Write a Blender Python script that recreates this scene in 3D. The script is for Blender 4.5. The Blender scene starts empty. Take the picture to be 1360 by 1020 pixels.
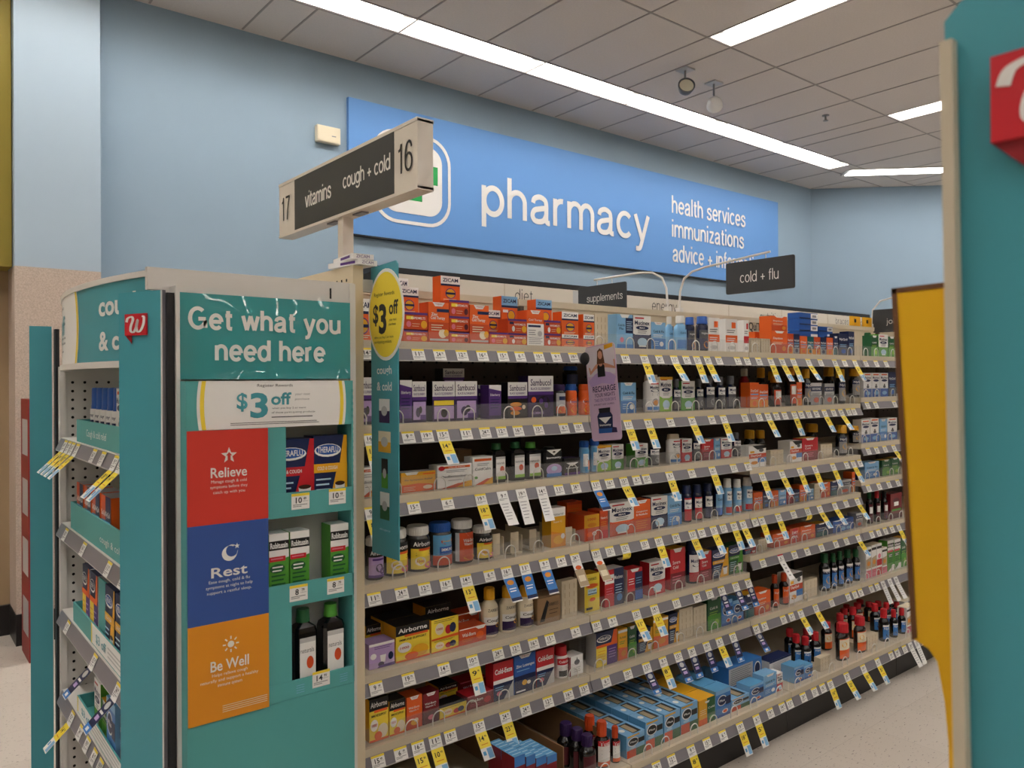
import bpy, math, random
from mathutils import Matrix, Vector
random.seed(7)
R = math.radians
scene = bpy.context.scene
COL = scene.collection

# ---------------------------------------------------------------- camera, world, exposure
EYE = 1.385                       # camera height; X runs along the shelving, Y towards the pharmacy wall
YAW = 51.04
cam_d = bpy.data.cameras.new('camera')
cam = bpy.data.objects.new('camera', cam_d); COL.objects.link(cam)
cam_d.sensor_width = 36.0
cam_d.lens = 1039.0 / 1360.0 * 36.0
cam_d.shift_y = -5.0 / 1360.0
cam_d.clip_start = 0.02
cam_d.dof.use_dof = True; cam_d.dof.focus_distance = 2.6; cam_d.dof.aperture_fstop = 10.6
cam.matrix_world = Matrix.Translation((0, 0, EYE)) @ Matrix.Rotation(R(YAW - 90), 4, 'Z') @ Matrix.Rotation(R(90), 4, 'X') @ Matrix.Rotation(-0.0047, 4, 'Z')
scene.camera = cam

world = bpy.data.worlds.new('store_air'); scene.world = world
world.use_nodes = True
world.node_tree.nodes['Background'].inputs[0].default_value = (0.9, 0.88, 0.85, 1)
world.node_tree.nodes['Background'].inputs[1].default_value = 0.12

vs = scene.view_settings
vs.view_transform = 'Standard'; vs.look = 'None'; vs.gamma = 1.0; vs.use_curve_mapping = False
vs.exposure = 0.0
LAMP = 11.5                        # strength of the fluorescent troffers
CEIL = 3.645

# ---------------------------------------------------------------- materials
def lin(h):
    h = h.lstrip('#')
    c = [int(h[i:i+2], 16) / 255 for i in (0, 2, 4)]
    return tuple(x / 12.92 if x <= .04045 else ((x + .055) / 1.055) ** 2.4 for x in c) + (1,)
MATS = {}
def M(name, hexc=None, rough=.45, spec=.4, metal=0, coat=0, alpha=1, noise=0, scale=40, emit=0, bump=0):
    if name in MATS: return MATS[name]
    m = bpy.data.materials.new(name); m.use_nodes = True
    nt = m.node_tree; b = nt.nodes['Principled BSDF']
    c = lin(hexc)
    b.inputs['Base Color'].default_value = c
    b.inputs['Roughness'].default_value = rough
    b.inputs['Specular IOR Level'].default_value = spec
    b.inputs['Metallic'].default_value = metal
    b.inputs['Coat Weight'].default_value = coat
    b.inputs['Coat Roughness'].default_value = .04
    b.inputs['Alpha'].default_value = alpha
    if emit:
        b.inputs['Emission Color'].default_value = c; b.inputs['Emission Strength'].default_value = emit
    if noise or bump:
        tc = nt.nodes.new('ShaderNodeTexCoord'); no = nt.nodes.new('ShaderNodeTexNoise')
        no.inputs['Scale'].default_value = scale; no.inputs['Detail'].default_value = 4
        nt.links.new(tc.outputs['Object'], no.inputs['Vector'])
        if noise:
            rp = nt.nodes.new('ShaderNodeValToRGB')
            rp.color_ramp.elements[0].position = .35; rp.color_ramp.elements[1].position = .65
            rp.color_ramp.elements[0].color = tuple(x * (1 - noise) for x in c[:3]) + (1,)
            rp.color_ramp.elements[1].color = tuple(min(1, x * (1 + noise)) for x in c[:3]) + (1,)
            nt.links.new(no.outputs['Fac'], rp.inputs['Fac']); nt.links.new(rp.outputs['Color'], b.inputs['Base Color'])
        if bump:
            bp = nt.nodes.new('ShaderNodeBump'); bp.inputs['Strength'].default_value = bump; bp.inputs['Distance'].default_value = .01
            nt.links.new(no.outputs['Fac'], bp.inputs['Height']); nt.links.new(bp.outputs['Normal'], b.inputs['Normal'])
    MATS[name] = m
    return m
PAL = dict(white='#ecebe8', cream='#e8dcc0', beige='#cfc2a8', tan='#b39f7f', kraft='#8d6f4d', grey='#8e8e90', lgrey='#bdbdbc', dgrey='#55565a', black='#141416', ink='#232326',
    navy='#16244f', blue='#2257a8', mblue='#3a7cc4', lblue='#7fb4dd', pale='#b5d5ea', teal='#1f8d90', dteal='#0f5c62', green='#4f9a35', dgreen='#1e5b33', lime='#8fc23f',
    yellow='#f0d640', gold='#e3a820', amber='#d98a1c', orange='#e5621f', dorange='#c9491c', red='#c0202a', dred='#7d1420', maroon='#571522', pink='#d9768a', lilac='#b69bcc', purple='#55307f', dpurple='#2f1a4b', brown='#3d2313', sky='#5aa0d0')
def C(n):
    return M('print_' + n, PAL[n], rough=.42, spec=.4) if n in PAL else MATS[n]
M('bottle_amber', '#1d0a06', rough=.12, spec=.6); M('bottle_dark', '#0b0b0e', rough=.1, spec=.6); M('bottle_red', '#8c1018', rough=.12, spec=.6)
M('bottle_navy', '#0f1a3c', rough=.15, spec=.6); M('bottle_clear', '#c9ccd0', rough=.1, spec=.6); M('bottle_green', '#1c5a2c', rough=.2, spec=.5)
M('bottle_smoke', '#33302d', rough=.12, spec=.6)
M('cap_white', '#dcdad5', rough=.4); M('clear_plastic', '#eeeeee', rough=.08, spec=.6, alpha=.07)
M('steel_wire', '#dcdad4', rough=.3, metal=.5); M('shelf_beige', '#c9bda6', rough=.42); M('shelf_shaded', '#4c423a', rough=.6, noise=.15, scale=8)  # dark tone is beige pegboard with the shelves' shade put into its colour
M('rail_grey', '#7d7a80', rough=.35); M('kick_black', '#1d1a1a', rough=.4); M('frame_white', '#d9d5cf', rough=.4)
M('peg_hole', '#1a1817', rough=.9)
M('endcap_teal', '#489aa6', rough=.38); M('card_teal', '#55a3a1', rough=.5); M('acrylic_teal', '#349698', rough=.3, coat=1.0)
def warped_acrylic():                            # thin plastic sleeve that bows a little, so the troffers glint in it
    nt = MATS['acrylic_teal'].node_tree; N = nt.nodes.new; b = nt.nodes['Principled BSDF']
    tc = N('ShaderNodeTexCoord'); no = N('ShaderNodeTexNoise'); bp = N('ShaderNodeBump'); no.inputs['Scale'].default_value = 5.5; no.inputs['Detail'].default_value = 0
    bp.inputs['Strength'].default_value = 1; bp.inputs['Distance'].default_value = .13
    nt.links.new(tc.outputs['Object'], no.inputs['Vector']); nt.links.new(no.outputs['Fac'], bp.inputs['Height']); nt.links.new(bp.outputs['Normal'], b.inputs['Coat Normal'])
warped_acrylic()
M('sign_black', '#3b3d40', rough=.45); M('letter_white', '#e9e6e1', rough=.4); M('letter_black', '#28282a', rough=.5)
M('sign_frame', '#dcd4c9', rough=.35, coat=.3); M('logo_red', '#c8242f', rough=.4); M('logo_dred', '#8f1b25', rough=.4)

# ---------------------------------------------------------------- mesh builder
TXT = {}
def glyphs(s, bold=0.0, res=2):
    k = (s, bold, res)
    if k not in TXT:
        cu = bpy.data.curves.new('lettering', 'FONT'); cu.body = s; cu.offset = bold; cu.resolution_u = res; cu.fill_mode = 'FRONT'
        ob = bpy.data.objects.new('lettering', cu); COL.objects.link(ob)
        dg = bpy.context.evaluated_depsgraph_get()
        me = bpy.data.meshes.new_from_object(ob.evaluated_get(dg))
        v = [(p.co.x, p.co.y) for p in me.vertices]; f = [tuple(p.vertices) for p in me.polygons]
        bpy.data.objects.remove(ob); bpy.data.curves.remove(cu); bpy.data.meshes.remove(me)
        xs = [p[0] for p in v]; ys = [p[1] for p in v]
        x0, x1, y0, y1 = min(xs), max(xs), min(ys), max(ys)
        TXT[k] = ([(x, y) for x, y in v], f, (x0, x1, y0, y1))
    return TXT[k]
class MB:
    def __init__(s): s.v = []; s.f = []; s.m = []; s.sm = []; s.mats = []
    def mi(s, m):
        if isinstance(m, str): m = C(m)
        if m not in s.mats: s.mats.append(m)
        return s.mats.index(m)
    def add(s, vs, fs, m, smooth=False):
        o = len(s.v); s.v += [tuple(p) for p in vs]; k = s.mi(m)
        for f in fs: s.f.append(tuple(i + o for i in f)); s.m.append(k); s.sm.append(smooth)
    def box(s, x0, y0, z0, x1, y1, z1, m, top=None, side=None, front=None):
        vs = [(x0,y0,z0),(x1,y0,z0),(x1,y1,z0),(x0,y1,z0),(x0,y0,z1),(x1,y0,z1),(x1,y1,z1),(x0,y1,z1)]
        F = [((0,3,2,1),m),((4,5,6,7),top or m),((0,1,5,4),front or m),((2,3,7,6),m),((1,2,6,5),side or m),((3,0,4,7),side or m)]
        o = len(s.v); s.v += vs
        for f, mm in F: s.f.append(tuple(i + o for i in f)); s.m.append(s.mi(mm)); s.sm.append(False)
    def prism(s, pts, fn, off0, off1, m, side=None):           # pts 2D, fn(u,v,off)->3D
        n = len(pts)
        a = [fn(u, v, off0) for u, v in pts]; b = [fn(u, v, off1) for u, v in pts]
        s.add(a + b, [tuple(range(n)), tuple(range(2*n-1, n-1, -1))], m)
        s.add(a + b, [(i, n + i, n + (i+1) % n, (i+1) % n) for i in range(n)], side or m)
    def poly(s, pts, fn, off, m): s.add([fn(u, v, off) for u, v in pts], [tuple(range(len(pts)))], m)
    def lathe(s, prof, m, seg=20, c=(0,0,0), ry=1.0, rfn=None):
        vs = []; fs = []
        for r, z in prof:
            for i in range(seg):
                a = 2*math.pi*i/seg
                vs.append((c[0] + r*math.cos(a), c[1] + r*ry*math.sin(a), c[2] + z))
        for k in range(len(prof)-1):
            if prof[k] == prof[k+1]: continue
            for i in range(seg):
                j = (i+1) % seg
                fs.append((k*seg+i, k*seg+j, (k+1)*seg+j, (k+1)*seg+i))
        s.add(vs, fs, m, True)
        n = len(prof)
        s.add(vs[:seg], [tuple(range(seg-1, -1, -1))], m); s.add(vs[-seg:], [tuple(range(seg))], m)
    def tube(s, pts, r, m, seg=8):
        vs = []; fs = []; n = len(pts); P = [Vector(p) for p in pts]
        up = None
        for k in range(n):
            t = (P[min(k+1, n-1)] - P[max(k-1, 0)]).normalized()
            if up is None: up = t.orthogonal().normalized()
            up = (up - t*up.dot(t)).normalized(); w = t.cross(up)
            for i in range(seg):
                a = 2*math.pi*i/seg; vs.append(P[k] + (up*math.cos(a) + w*math.sin(a))*r)
        for k in range(n-1):
            for i in range(seg):
                j = (i+1) % seg; fs.append((k*seg+i, k*seg+j, (k+1)*seg+j, (k+1)*seg+i))
        s.add(vs, fs, m, True); s.add(vs[:seg], [tuple(range(seg-1,-1,-1))], m); s.add(vs[-seg:], [tuple(range(seg))], m)
    def text(s, t, fn, cu, cv, w, h, m, off=0, bold=0.0, res=2):   # bbox of the lettering fitted to w x h
        v, f, (x0, x1, y0, y1) = glyphs(t, bold, res)
        sx = w/(x1-x0); sy = h/(y1-y0) if h else sx
        s.add([fn(cu + (x-(x0+x1)/2)*sx, cv + (y-(y0+y1)/2)*sy, off) for x, y in v], f, m)
    def build(s, name, parent=None, loc=None):
        me = s.mesh(name); return obj(name, me, parent, loc)
    def mesh(s, name):
        me = bpy.data.meshes.new(name); me.from_pydata(s.v, [], s.f)
        for m in s.mats: me.materials.append(m)
        me.polygons.foreach_set('material_index', s.m); me.polygons.foreach_set('use_smooth', s.sm)
        me.update(); return me

# open, even-weight sans lettering for the big signs: centre lines given per letter, x-height 1
def EA(cx, cy, rx, ry, a0, a1, n=18): return [(cx + rx*math.cos(R(a0+(a1-a0)*i/n)), cy + ry*math.sin(R(a0+(a1-a0)*i/n))) for i in range(n+1)]
def SM(*P):
    out = []
    for i in range(len(P)-1):
        a, c, d, e = P[max(i-1,0)], P[i], P[i+1], P[min(i+2,len(P)-1)]
        for k in range(6):
            t = k/6; out.append(tuple(.5*((2*c[j]) + (d[j]-a[j])*t + (2*a[j]-5*c[j]+4*d[j]-e[j])*t*t + (3*c[j]-a[j]-3*d[j]+e[j])*t**3) for j in (0,1)))
    return out + [P[-1]]
O_ = lambda x=.44: EA(x,.5,.37,.45,0,360,30)
ARCH = lambda x0, w=.66: EA(x0+w/2,.6,w/2,.35,180,0) + [(x0+w,0)]
GL = {
 'a': (.86,[SM((.1,.7),(.16,.86),(.4,.95),(.64,.86),(.7,.68),(.7,.4),(.7,.14),(.76,.05),(.86,.05)),SM((.7,.58),(.44,.53),(.16,.44),(.07,.25),(.16,.09),(.36,.05),(.58,.12),(.7,.34))]),
 'b': (.9,[[(.08,1.42),(.08,0)],O_(.46)]),'c': (.82,[EA(.44,.5,.37,.45,42,318,24)]),'d': (.9,[[(.8,1.42),(.8,0)],O_(.42)]),
 'e': (.86,[[(.07,.5),(.8,.5)],EA(.44,.5,.37,.45,0,318,26)]),'f': (.5,[[(.02,.95),(.5,.95)],[(.22,0),(.22,1.12)]+EA(.46,1.12,.24,.25,180,90,8)]),
 'g': (.9,[O_(.42),[(.8,1)]+EA(.42,-.08,.38,.31,360,205,16)]),'h': (.84,[[(.08,1.42),(.08,0)],ARCH(.08)]),'i': (.2,[[(.1,1),(.1,0)],[(.1,1.42),(.1,1.24)]]),
 'j': (.2,[[(.1,1),(.1,-.2)]+SM((.1,-.2),(.06,-.36),(-.1,-.38)),[(.1,1.42),(.1,1.24)]]),'k': (.72,[[(.08,1.42),(.08,0)],[(.66,1),(.1,.42)],[(.3,.6),(.7,0)]]),
 'l': (.2,[[(.1,1.42),(.1,0)]]),'m': (1.32,[[(.08,1),(.08,0)],ARCH(.08,.58),ARCH(.66,.58)]),'n': (.84,[[(.08,1),(.08,0)],ARCH(.08)]),'o': (.88,[O_()]),
 'p': (.9,[[(.08,1),(.08,-.42)],O_(.46)]),'r': (.5,[[(.08,1),(.08,0)],EA(.4,.6,.32,.34,180,80,10)]),
 's': (.78,[SM((.7,.72),(.6,.9),(.38,.95),(.16,.86),(.13,.68),(.36,.54),(.6,.45),(.71,.27),(.6,.09),(.38,.05),(.15,.11),(.06,.29))]),
 't': (.5,[[(.03,.95),(.5,.95)],[(.22,1.28),(.22,.24)]+SM((.22,.24),(.28,.08),(.5,.05))]),
 'u': (.84,[[(.76,1),(.76,0)],[(.08,1)]+EA(.42,.4,.34,.35,180,360)]),'v': (.78,[[(.03,1),(.39,0)],[(.75,1),(.39,0)]]),
 'w': (1.16,[[(.03,1),(.3,0)],[(.58,1),(.3,0)],[(.58,1),(.86,0)],[(1.13,1),(.86,0)]]),'y': (.8,[[(.03,1),(.41,0)],[(.77,1),(.36,-.2)]+SM((.36,-.2),(.26,-.36),(.06,-.37))]),
 'z': (.76,[[(.07,.94),(.7,.94)],[(.68,.94),(.08,.06)],[(.04,.06),(.74,.06)]]),'+': (.9,[[(.08,.5),(.82,.5)],[(.45,.13),(.45,.87)]]),
 'G': (1.22,[EA(.6,.71,.52,.66,48,348,26)+[(1.12,.06)],[(.64,.66),(1.15,.66)]]),
 '1': (.7,[[(.44,0),(.44,1.4)],SM((.44,1.36),(.34,1.16),(.14,1.08))]),'6': (.88,[EA(.44,.44,.36,.39,0,360,26),SM((.08,.5),(.1,.9),(.24,1.24),(.46,1.37),(.66,1.3),(.78,1.08))]),
 '7': (.88,[[(.06,1.36),(.82,1.36)],SM((.81,1.36),(.55,.95),(.38,.5),(.32,0))]),' ': (.36,[])}
def htext(b, s, fn, cu, cv, w, h, m, off=0, wt=.15, gap=.17, dk=.00008, only=None):
    x = 0; L = []; wi = 0; keep = []
    for ch in s:
        wi += ch == ' '; adv, st = GL[ch]; keep += [wi]*len(st); L += [[(px_+x, py_) for px_, py_ in q] for q in st]; x += adv + gap
    xs = [q[0] for l in L for q in l]; ys = [q[1] for l in L for q in l]
    x0, x1, y0, y1 = min(xs), max(xs), min(ys), max(ys); e = wt/2
    sx = w/(x1-x0+wt); sy = h/(y1-y0+ (wt if y0 < 0 else 0)) ; W_ = wt*(sx+sy)/2
    for k_, q in enumerate(L):
        if only is not None and keep[k_] != only: continue
        P = [Vector((cu + (a-(x0+x1)/2)*sx, cv + (c-(y0+y1)/2)*sy)) for a, c in q]
        A = []; B = []; closed = (P[0]-P[-1]).length < 1e-6; n = len(P)
        for i in range(n):
            p0 = P[i-1] if i else (P[-2] if closed else P[0]); p1 = P[i+1] if i < n-1 else (P[1] if closed else P[-1])
            t = (p1-p0).normalized(); nn = Vector((-t.y, t.x)); A.append(P[i]+nn*W_/2); B.append(P[i]-nn*W_/2)
        b.add([fn(v.x, v.y, off + k_*dk) for v in A+B], [(i, n+i, n+i+1, i+1) for i in range(n-1)], m)
def obj(name, me, parent=None, loc=None):
    o = bpy.data.objects.new(name, me); COL.objects.link(o)
    if parent: o.parent = parent
    if loc: o.location = loc
    return o
def thing(name, label, cat, loc=(0,0,0), rz=0, group=None):
    o = bpy.data.objects.new(name, None); COL.objects.link(o); o.location = loc; o.rotation_euler = (0,0,rz); o.empty_display_size = .05
    return tag(o, label, cat, group)
def tag(o, label, cat, group=None):
    o['label'] = label; o['category'] = cat
    if group: o['group'] = group
    return o
def struct(o): o['kind'] = 'structure'; return o
def plane_y(y):  # surface facing the aisle (-Y): u along X, v up
    return lambda u, v, off: (u, y - off, v)
def plane_x(x):  # surface facing -X (towards the main aisle): u along -Y seen from the front
    return lambda u, v, off: (x - off, -u, v)
ORD = ['zeroth','first','second','third','fourth','fifth','sixth','seventh','eighth','ninth','tenth','eleventh','twelfth','thirteenth','fourteenth','fifteenth','sixteenth','seventeenth','eighteenth','nineteenth','twentieth']

# ---------------------------------------------------------------- the room
FL = bpy.data.materials.new('vinyl_tile'); FL.use_nodes = True
def floor_mat():
    nt = FL.node_tree; b = nt.nodes['Principled BSDF']; N = nt.nodes.new; L = nt.links.new
    tc = N('ShaderNodeTexCoord')
    br = N('ShaderNodeTexBrick'); br.offset = 0; br.inputs['Scale'].default_value = 1; br.inputs['Brick Width'].default_value = .305; br.inputs['Row Height'].default_value = .305
    br.inputs['Mortar Size'].default_value = .001; br.inputs['Color1'].default_value = lin('#c6bcb0'); br.inputs['Color2'].default_value = lin('#cbc2b7'); br.inputs['Mortar'].default_value = lin('#b3a99e')
    L(tc.outputs['Object'], br.inputs['Vector'])
    mp = N('ShaderNodeMapping'); mp.inputs['Scale'].default_value = (1, 3.2, 1); mp.inputs['Rotation'].default_value = (0, 0, .6); L(tc.outputs['Object'], mp.inputs['Vector'])
    no = N('ShaderNodeTexNoise'); no.inputs['Scale'].default_value = 46; no.inputs['Detail'].default_value = 2; no.inputs['Roughness'].default_value = .7; L(mp.outputs['Vector'], no.inputs['Vector'])
    rp = N('ShaderNodeValToRGB'); rp.color_ramp.elements[0].position = .33; rp.color_ramp.elements[1].position = .35
    rp.color_ramp.elements[0].color = (1,1,1,1); rp.color_ramp.elements[1].color = (0,0,0,1); L(no.outputs['Fac'], rp.inputs['Fac'])
    mx = N('ShaderNodeMix'); mx.data_type = 'RGBA'; L(rp.outputs['Color'], mx.inputs['Factor']); L(br.outputs['Color'], mx.inputs[6]); mx.inputs[7].default_value = lin('#6e6158')
    L(mx.outputs[2], b.inputs['Base Color'])
    b.inputs['Roughness'].default_value = .32; b.inputs['Specular IOR Level'].default_value = .4
floor_mat()
def quad_struct(name, pts, m):
    b = MB(); b.add(pts, [(0,1,2,3)], m); return struct(b.build(name))
XA, YA = 8.63, 5.0                                 # corner where the pharmacy wall turns 45 degrees
XE, YE = 13.6, 0.03
blue = M('wall_blue', '#93a9ba', rough=.6, spec=.25, noise=.015, scale=3)
quad_struct('floor', [(-6,-7,0),(14,-7,0),(14,7,0),(-6,7,0)], FL)
b = MB(); b.box(.9, 5.0, 0, XA, 5.1, CEIL, blue); struct(b.build('wall_back'))
b = MB(); b.add([(XA,YA,0),(XE,YE,0),(XE,YE,CEIL),(XA,YA,CEIL),(XA+.1,YA+.1,0),(XE+.1,YE+.1,0),(XE+.1,YE+.1,CEIL),(XA+.1,YA+.1,CEIL)],
    [(0,1,2,3),(5,4,7,6),(0,3,7,4),(1,5,6,2),(3,2,6,7)], blue); struct(b.build('wall_right'))
far = M('wall_far_store', '#b9b4ab', rough=.7)
b = MB(); b.box(-6.1, -7.1, 0, 14, -7, CEIL, far); struct(b.build('wall_front'))
b = MB(); b.box(-6.1, -7, 0, -6, 7, CEIL, far); struct(b.build('wall_left'))
b = MB(); b.box(13.7, -7, 0, 13.8, .03, CEIL, far); struct(b.build('wall_end'))
stucco = M('wainscot_texture', '#bfae9f', rough=.8, noise=.12, scale=160, bump=.25)
b = MB(); b.box(.555, 4.84, .165, .965, 5.1, 2.0, stucco); b.box(.555, 4.84, 2.0, .965, 5.1, CEIL, M('column_blue', '#a9bccb', rough=.5))
struct(b.build('column_left'))
b = MB(); b.box(.552, 4.828, 0, .968, 5.1, .165, 'kick_black'); b.box(-6, 5.08, 0, .552, 5.1, .165, 'kick_black'); struct(b.build('baseboard_left'))
b = MB(); b.box(-6, 5.1, 0, .9, 5.2, 2.0, M('recess_tan', '#a8906f', rough=.7)); struct(b.build('wall_recess'))
b = MB(); b.box(-6, 4.9, 2.0, .55, 5.2, CEIL, M('bulkhead_olive', '#8d7c2c', rough=.55)); struct(b.build('trim_1'))
# ceiling: tile panels with real openings where the troffers sit
LIGHTS = []                                       # x0, x1, y0, y1
for k in range(-4, 8): LIGHTS.append((2.63 + (k-3)*1.07 + 1.07 + .004, 2.63 + (k-3)*1.07 + 2.14 - .004, 4.175, 4.405))
rowx = [-3.05, -.61, 1.83, 4.27, 6.74, 9.18]
for x in rowx:
    for y in (3.19, 1.97, .02, -1.2, -3.2, -4.42): LIGHTS.append((x, x + .235, y - 1.2, y))
LIGHTS = [l for l in LIGHTS if l[1] + l[3] < XA + YA - .35 and l[0] > -5.9]
def ceiling():
    tile = M('ceiling_tile', '#d9d1cb', rough=.85, spec=.1, noise=.03, scale=90); bar = M('ceiling_grid', '#a59d98', rough=.6)
    xs = {-6.0, 14.0}; ys = {-7.0, 7.0}
    for l in LIGHTS: xs |= {round(l[0],4), round(l[1],4)}; ys |= {round(l[2],4), round(l[3],4)}
    xs = sorted(xs); ys = sorted(ys); b = MB()
    for i in range(len(xs)-1):
        for j in range(len(ys)-1):
            cx, cy = (xs[i]+xs[i+1])/2, (ys[j]+ys[j+1])/2
            if any(l[0] < cx < l[1] and l[2] < cy < l[3] for l in LIGHTS): continue
            b.add([(xs[i],ys[j],CEIL),(xs[i],ys[j+1],CEIL),(xs[i+1],ys[j+1],CEIL),(xs[i+1],ys[j],CEIL)], [(0,1,2,3)], tile)
    g = []
    for x in rowx: g += [x-.012, x+.247, x+.79, x+1.33, x+1.87]
    for x in g:
        y1 = min(4.98, XA+YA-x-.02)
        for ya, yb in ((-6.9, 4.16), (4.42, 4.98)):
            yb = min(yb, y1)
            if yb > ya and x < 13.5 and x > -5.9: b.box(x-.006, ya, CEIL-.004, x+.006, yb, CEIL-.0005, bar)
    for y in (4.42, 4.16, 3.2, 1.98, .76, -.0, -1.21, -2.41, -3.2, -4.43, -5.63):
        x1 = min(13.6, XA+YA-y-.02)
        segs = [(-5.9, x1)]
        b.box(-5.9, y-.006, CEIL-.004, x1, y+.006, CEIL-.0005, bar)
    struct(b.build('ceiling'))
ceiling()
lampm = M('fluorescent_glow', '#fffbf8', emit=LAMP); tubem = M('fluorescent_tube', '#fffdfb', emit=LAMP*1.6)
pan = M('troffer_pan', '#e6e2dc', rough=.4)
def troffer(i, l):
    x0, x1, y0, y1 = l; cx, cy = (x0+x1)/2, (y0+y1)/2; w, d = (x1-x0)/2, (y1-y0)/2
    along_wall = w > d
    if along_wall: lab = 'recessed fluorescent troffer in the row along the pharmacy wall, %s section' % ORD[i+1]
    else: lab = 'fluorescent troffer across the ceiling, %s row past the column, %s from the pharmacy wall' % (ORD[1+min(range(len(rowx)), key=lambda q: abs(rowx[q]-x0))], ORD[1+min(range(6), key=lambda q: abs((3.19,1.97,.02,-1.2,-3.2,-4.42)[q]-y1))])
    t = thing('ceiling_light', lab, 'ceiling light', (cx, cy, CEIL), 0, 'troffers along the pharmacy wall' if along_wall else 'troffers across the sales floor')
    H = .115; b = MB(); g = .004
    for a in ((-w,-d,0,-w+g,d,H),(w-g,-d,0,w,d,H),(-w,-d,0,w,-d+g,H),(-w,d-g,0,w,d,H)): b.box(*a, pan)
    b.box(-w,-d,H,w,d,H+.006, pan); b.build('housing', t)
    b = MB(); b.box(-w+g,-d+g,H-.012,w-g,d-g,H-.006, lampm); b.build('diffuser', t)
    b = MB(); e = .05
    if along_wall: b.tube([(-w+e,-d*.35,H-.045),(w-e,-d*.35,H-.045)], .016, tubem)
    else: b.tube([(-w*.35,-d+e,H-.045),(-w*.35,d-e,H-.045)], .016, tubem)
    b.build('fluorescent_tube', t)
    b = MB()
    for sgn in (-1, 1):
        if along_wall: b.box(sgn*(w-.028)-.018, -d*.35-.03, H-.07, sgn*(w-.028)+.018, -d*.35+.03, H-.012, 'lgrey')
        else: b.box(-w*.35-.03, sgn*(d-.028)-.018, H-.07, -w*.35+.03, sgn*(d-.028)+.018, H-.012, 'lgrey')
    b.build('lamp_holder', t)
na = nb = 0
for l in LIGHTS:
    if l[1]-l[0] > l[3]-l[2]: troffer(na, l); na += 1
    else: troffer(nb, l); nb += 1
# surface strip parallel to the angled wall
def strip_light():
    t = thing('ceiling_light', 'long fluorescent fitting running parallel to the angled blue wall', 'ceiling light', (8.32, 4.47, CEIL), R(-45))
    b = MB(); b.box(0,-.27,-.012,4.6,-.03,-.002, pan); b.build('housing', t)
    b = MB(); b.box(.04,-.25,-.018,4.56,-.05,-.012, lampm); b.build('diffuser', t)
strip_light()

# ---------------------------------------------------------------- pharmacy wall graphics
def wall_sign():
    t = thing('wall_sign', 'large blue pharmacy sign panel with white lettering high on the blue wall', 'sign', (2.56, 5.0, 2.42))
    W, H = 5.33, .955
    pm = M('sign_blue', '#6697d3', rough=.5, spec=.2); b = MB(); b.box(0, -.03, 0, W, 0, H, pm); b.box(0,-.032,-.012,W,0,0,'ink'); b.build('sign_panel', t)
    fn = plane_y(-.03)
    def word(s, x0, x1, z0, z1, bold=.0):
        for wi in range(len(s.split())):
            m = MB(); htext(m, s, fn, (x0+x1)/2, (z0+z1)/2, x1-x0, z1-z0, 'letter_white', .003, bold or .15, .17, .0003, wi); m.build('lettering', t)
    word('pharmacy', 1.155, 3.15, .165, .635, .19)
    word('health services', 3.48, 4.69, .60, .77, .2); word('immunizations', 3.48, 4.66, .365, .535, .2); word('advice + information', 3.49, 5.02, .125, .295, .2)
    def rr(x0, z0, x1, z1, r, n=8):
        p = []
        for cx, cz, a0 in ((x1-r,z1-r,0),(x0+r,z1-r,90),(x0+r,z0+r,180),(x1-r,z0+r,270)):
            for k in range(n+1): p.append((cx + r*math.cos(R(a0+90*k/n)), cz + r*math.sin(R(a0+90*k/n))))
        return p
    m = MB(); o = rr(.18,.12,.86,.80,.2); i = rr(.205,.145,.835,.775,.18); n = len(o)
    m.add([fn(u,v,.003) for u,v in o+i], [(k,(k+1)%n,n+(k+1)%n,n+k) for k in range(n)], 'letter_white'); m.poly(rr(.26,.20,.78,.72,.12), fn, .003, 'letter_white')
    m.poly([(.30,.44),(.44,.44),(.44,.30),(.6,.30),(.6,.44),(.74,.44),(.74,.58),(.6,.58),(.6,.66),(.44,.66),(.44,.58),(.30,.58)], fn, .005, M('emblem_green', '#1f9a4c'))
    m.build('emblem', t)
wall_sign()
b = MB(); b.box(-.085,-.04,-.055,.085,0,.055,'cream'); b.box(-.08,-.043,-.05,.08,-.04,.05,'cream'); b.box(.02,-.0445,-.012,.05,-.043,-.006,'grey')
tag(b.build('wall_box', loc=(2.405,4.998,3.077)), 'small cream wall-mounted alarm box beside the pharmacy sign', 'alarm box')
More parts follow.
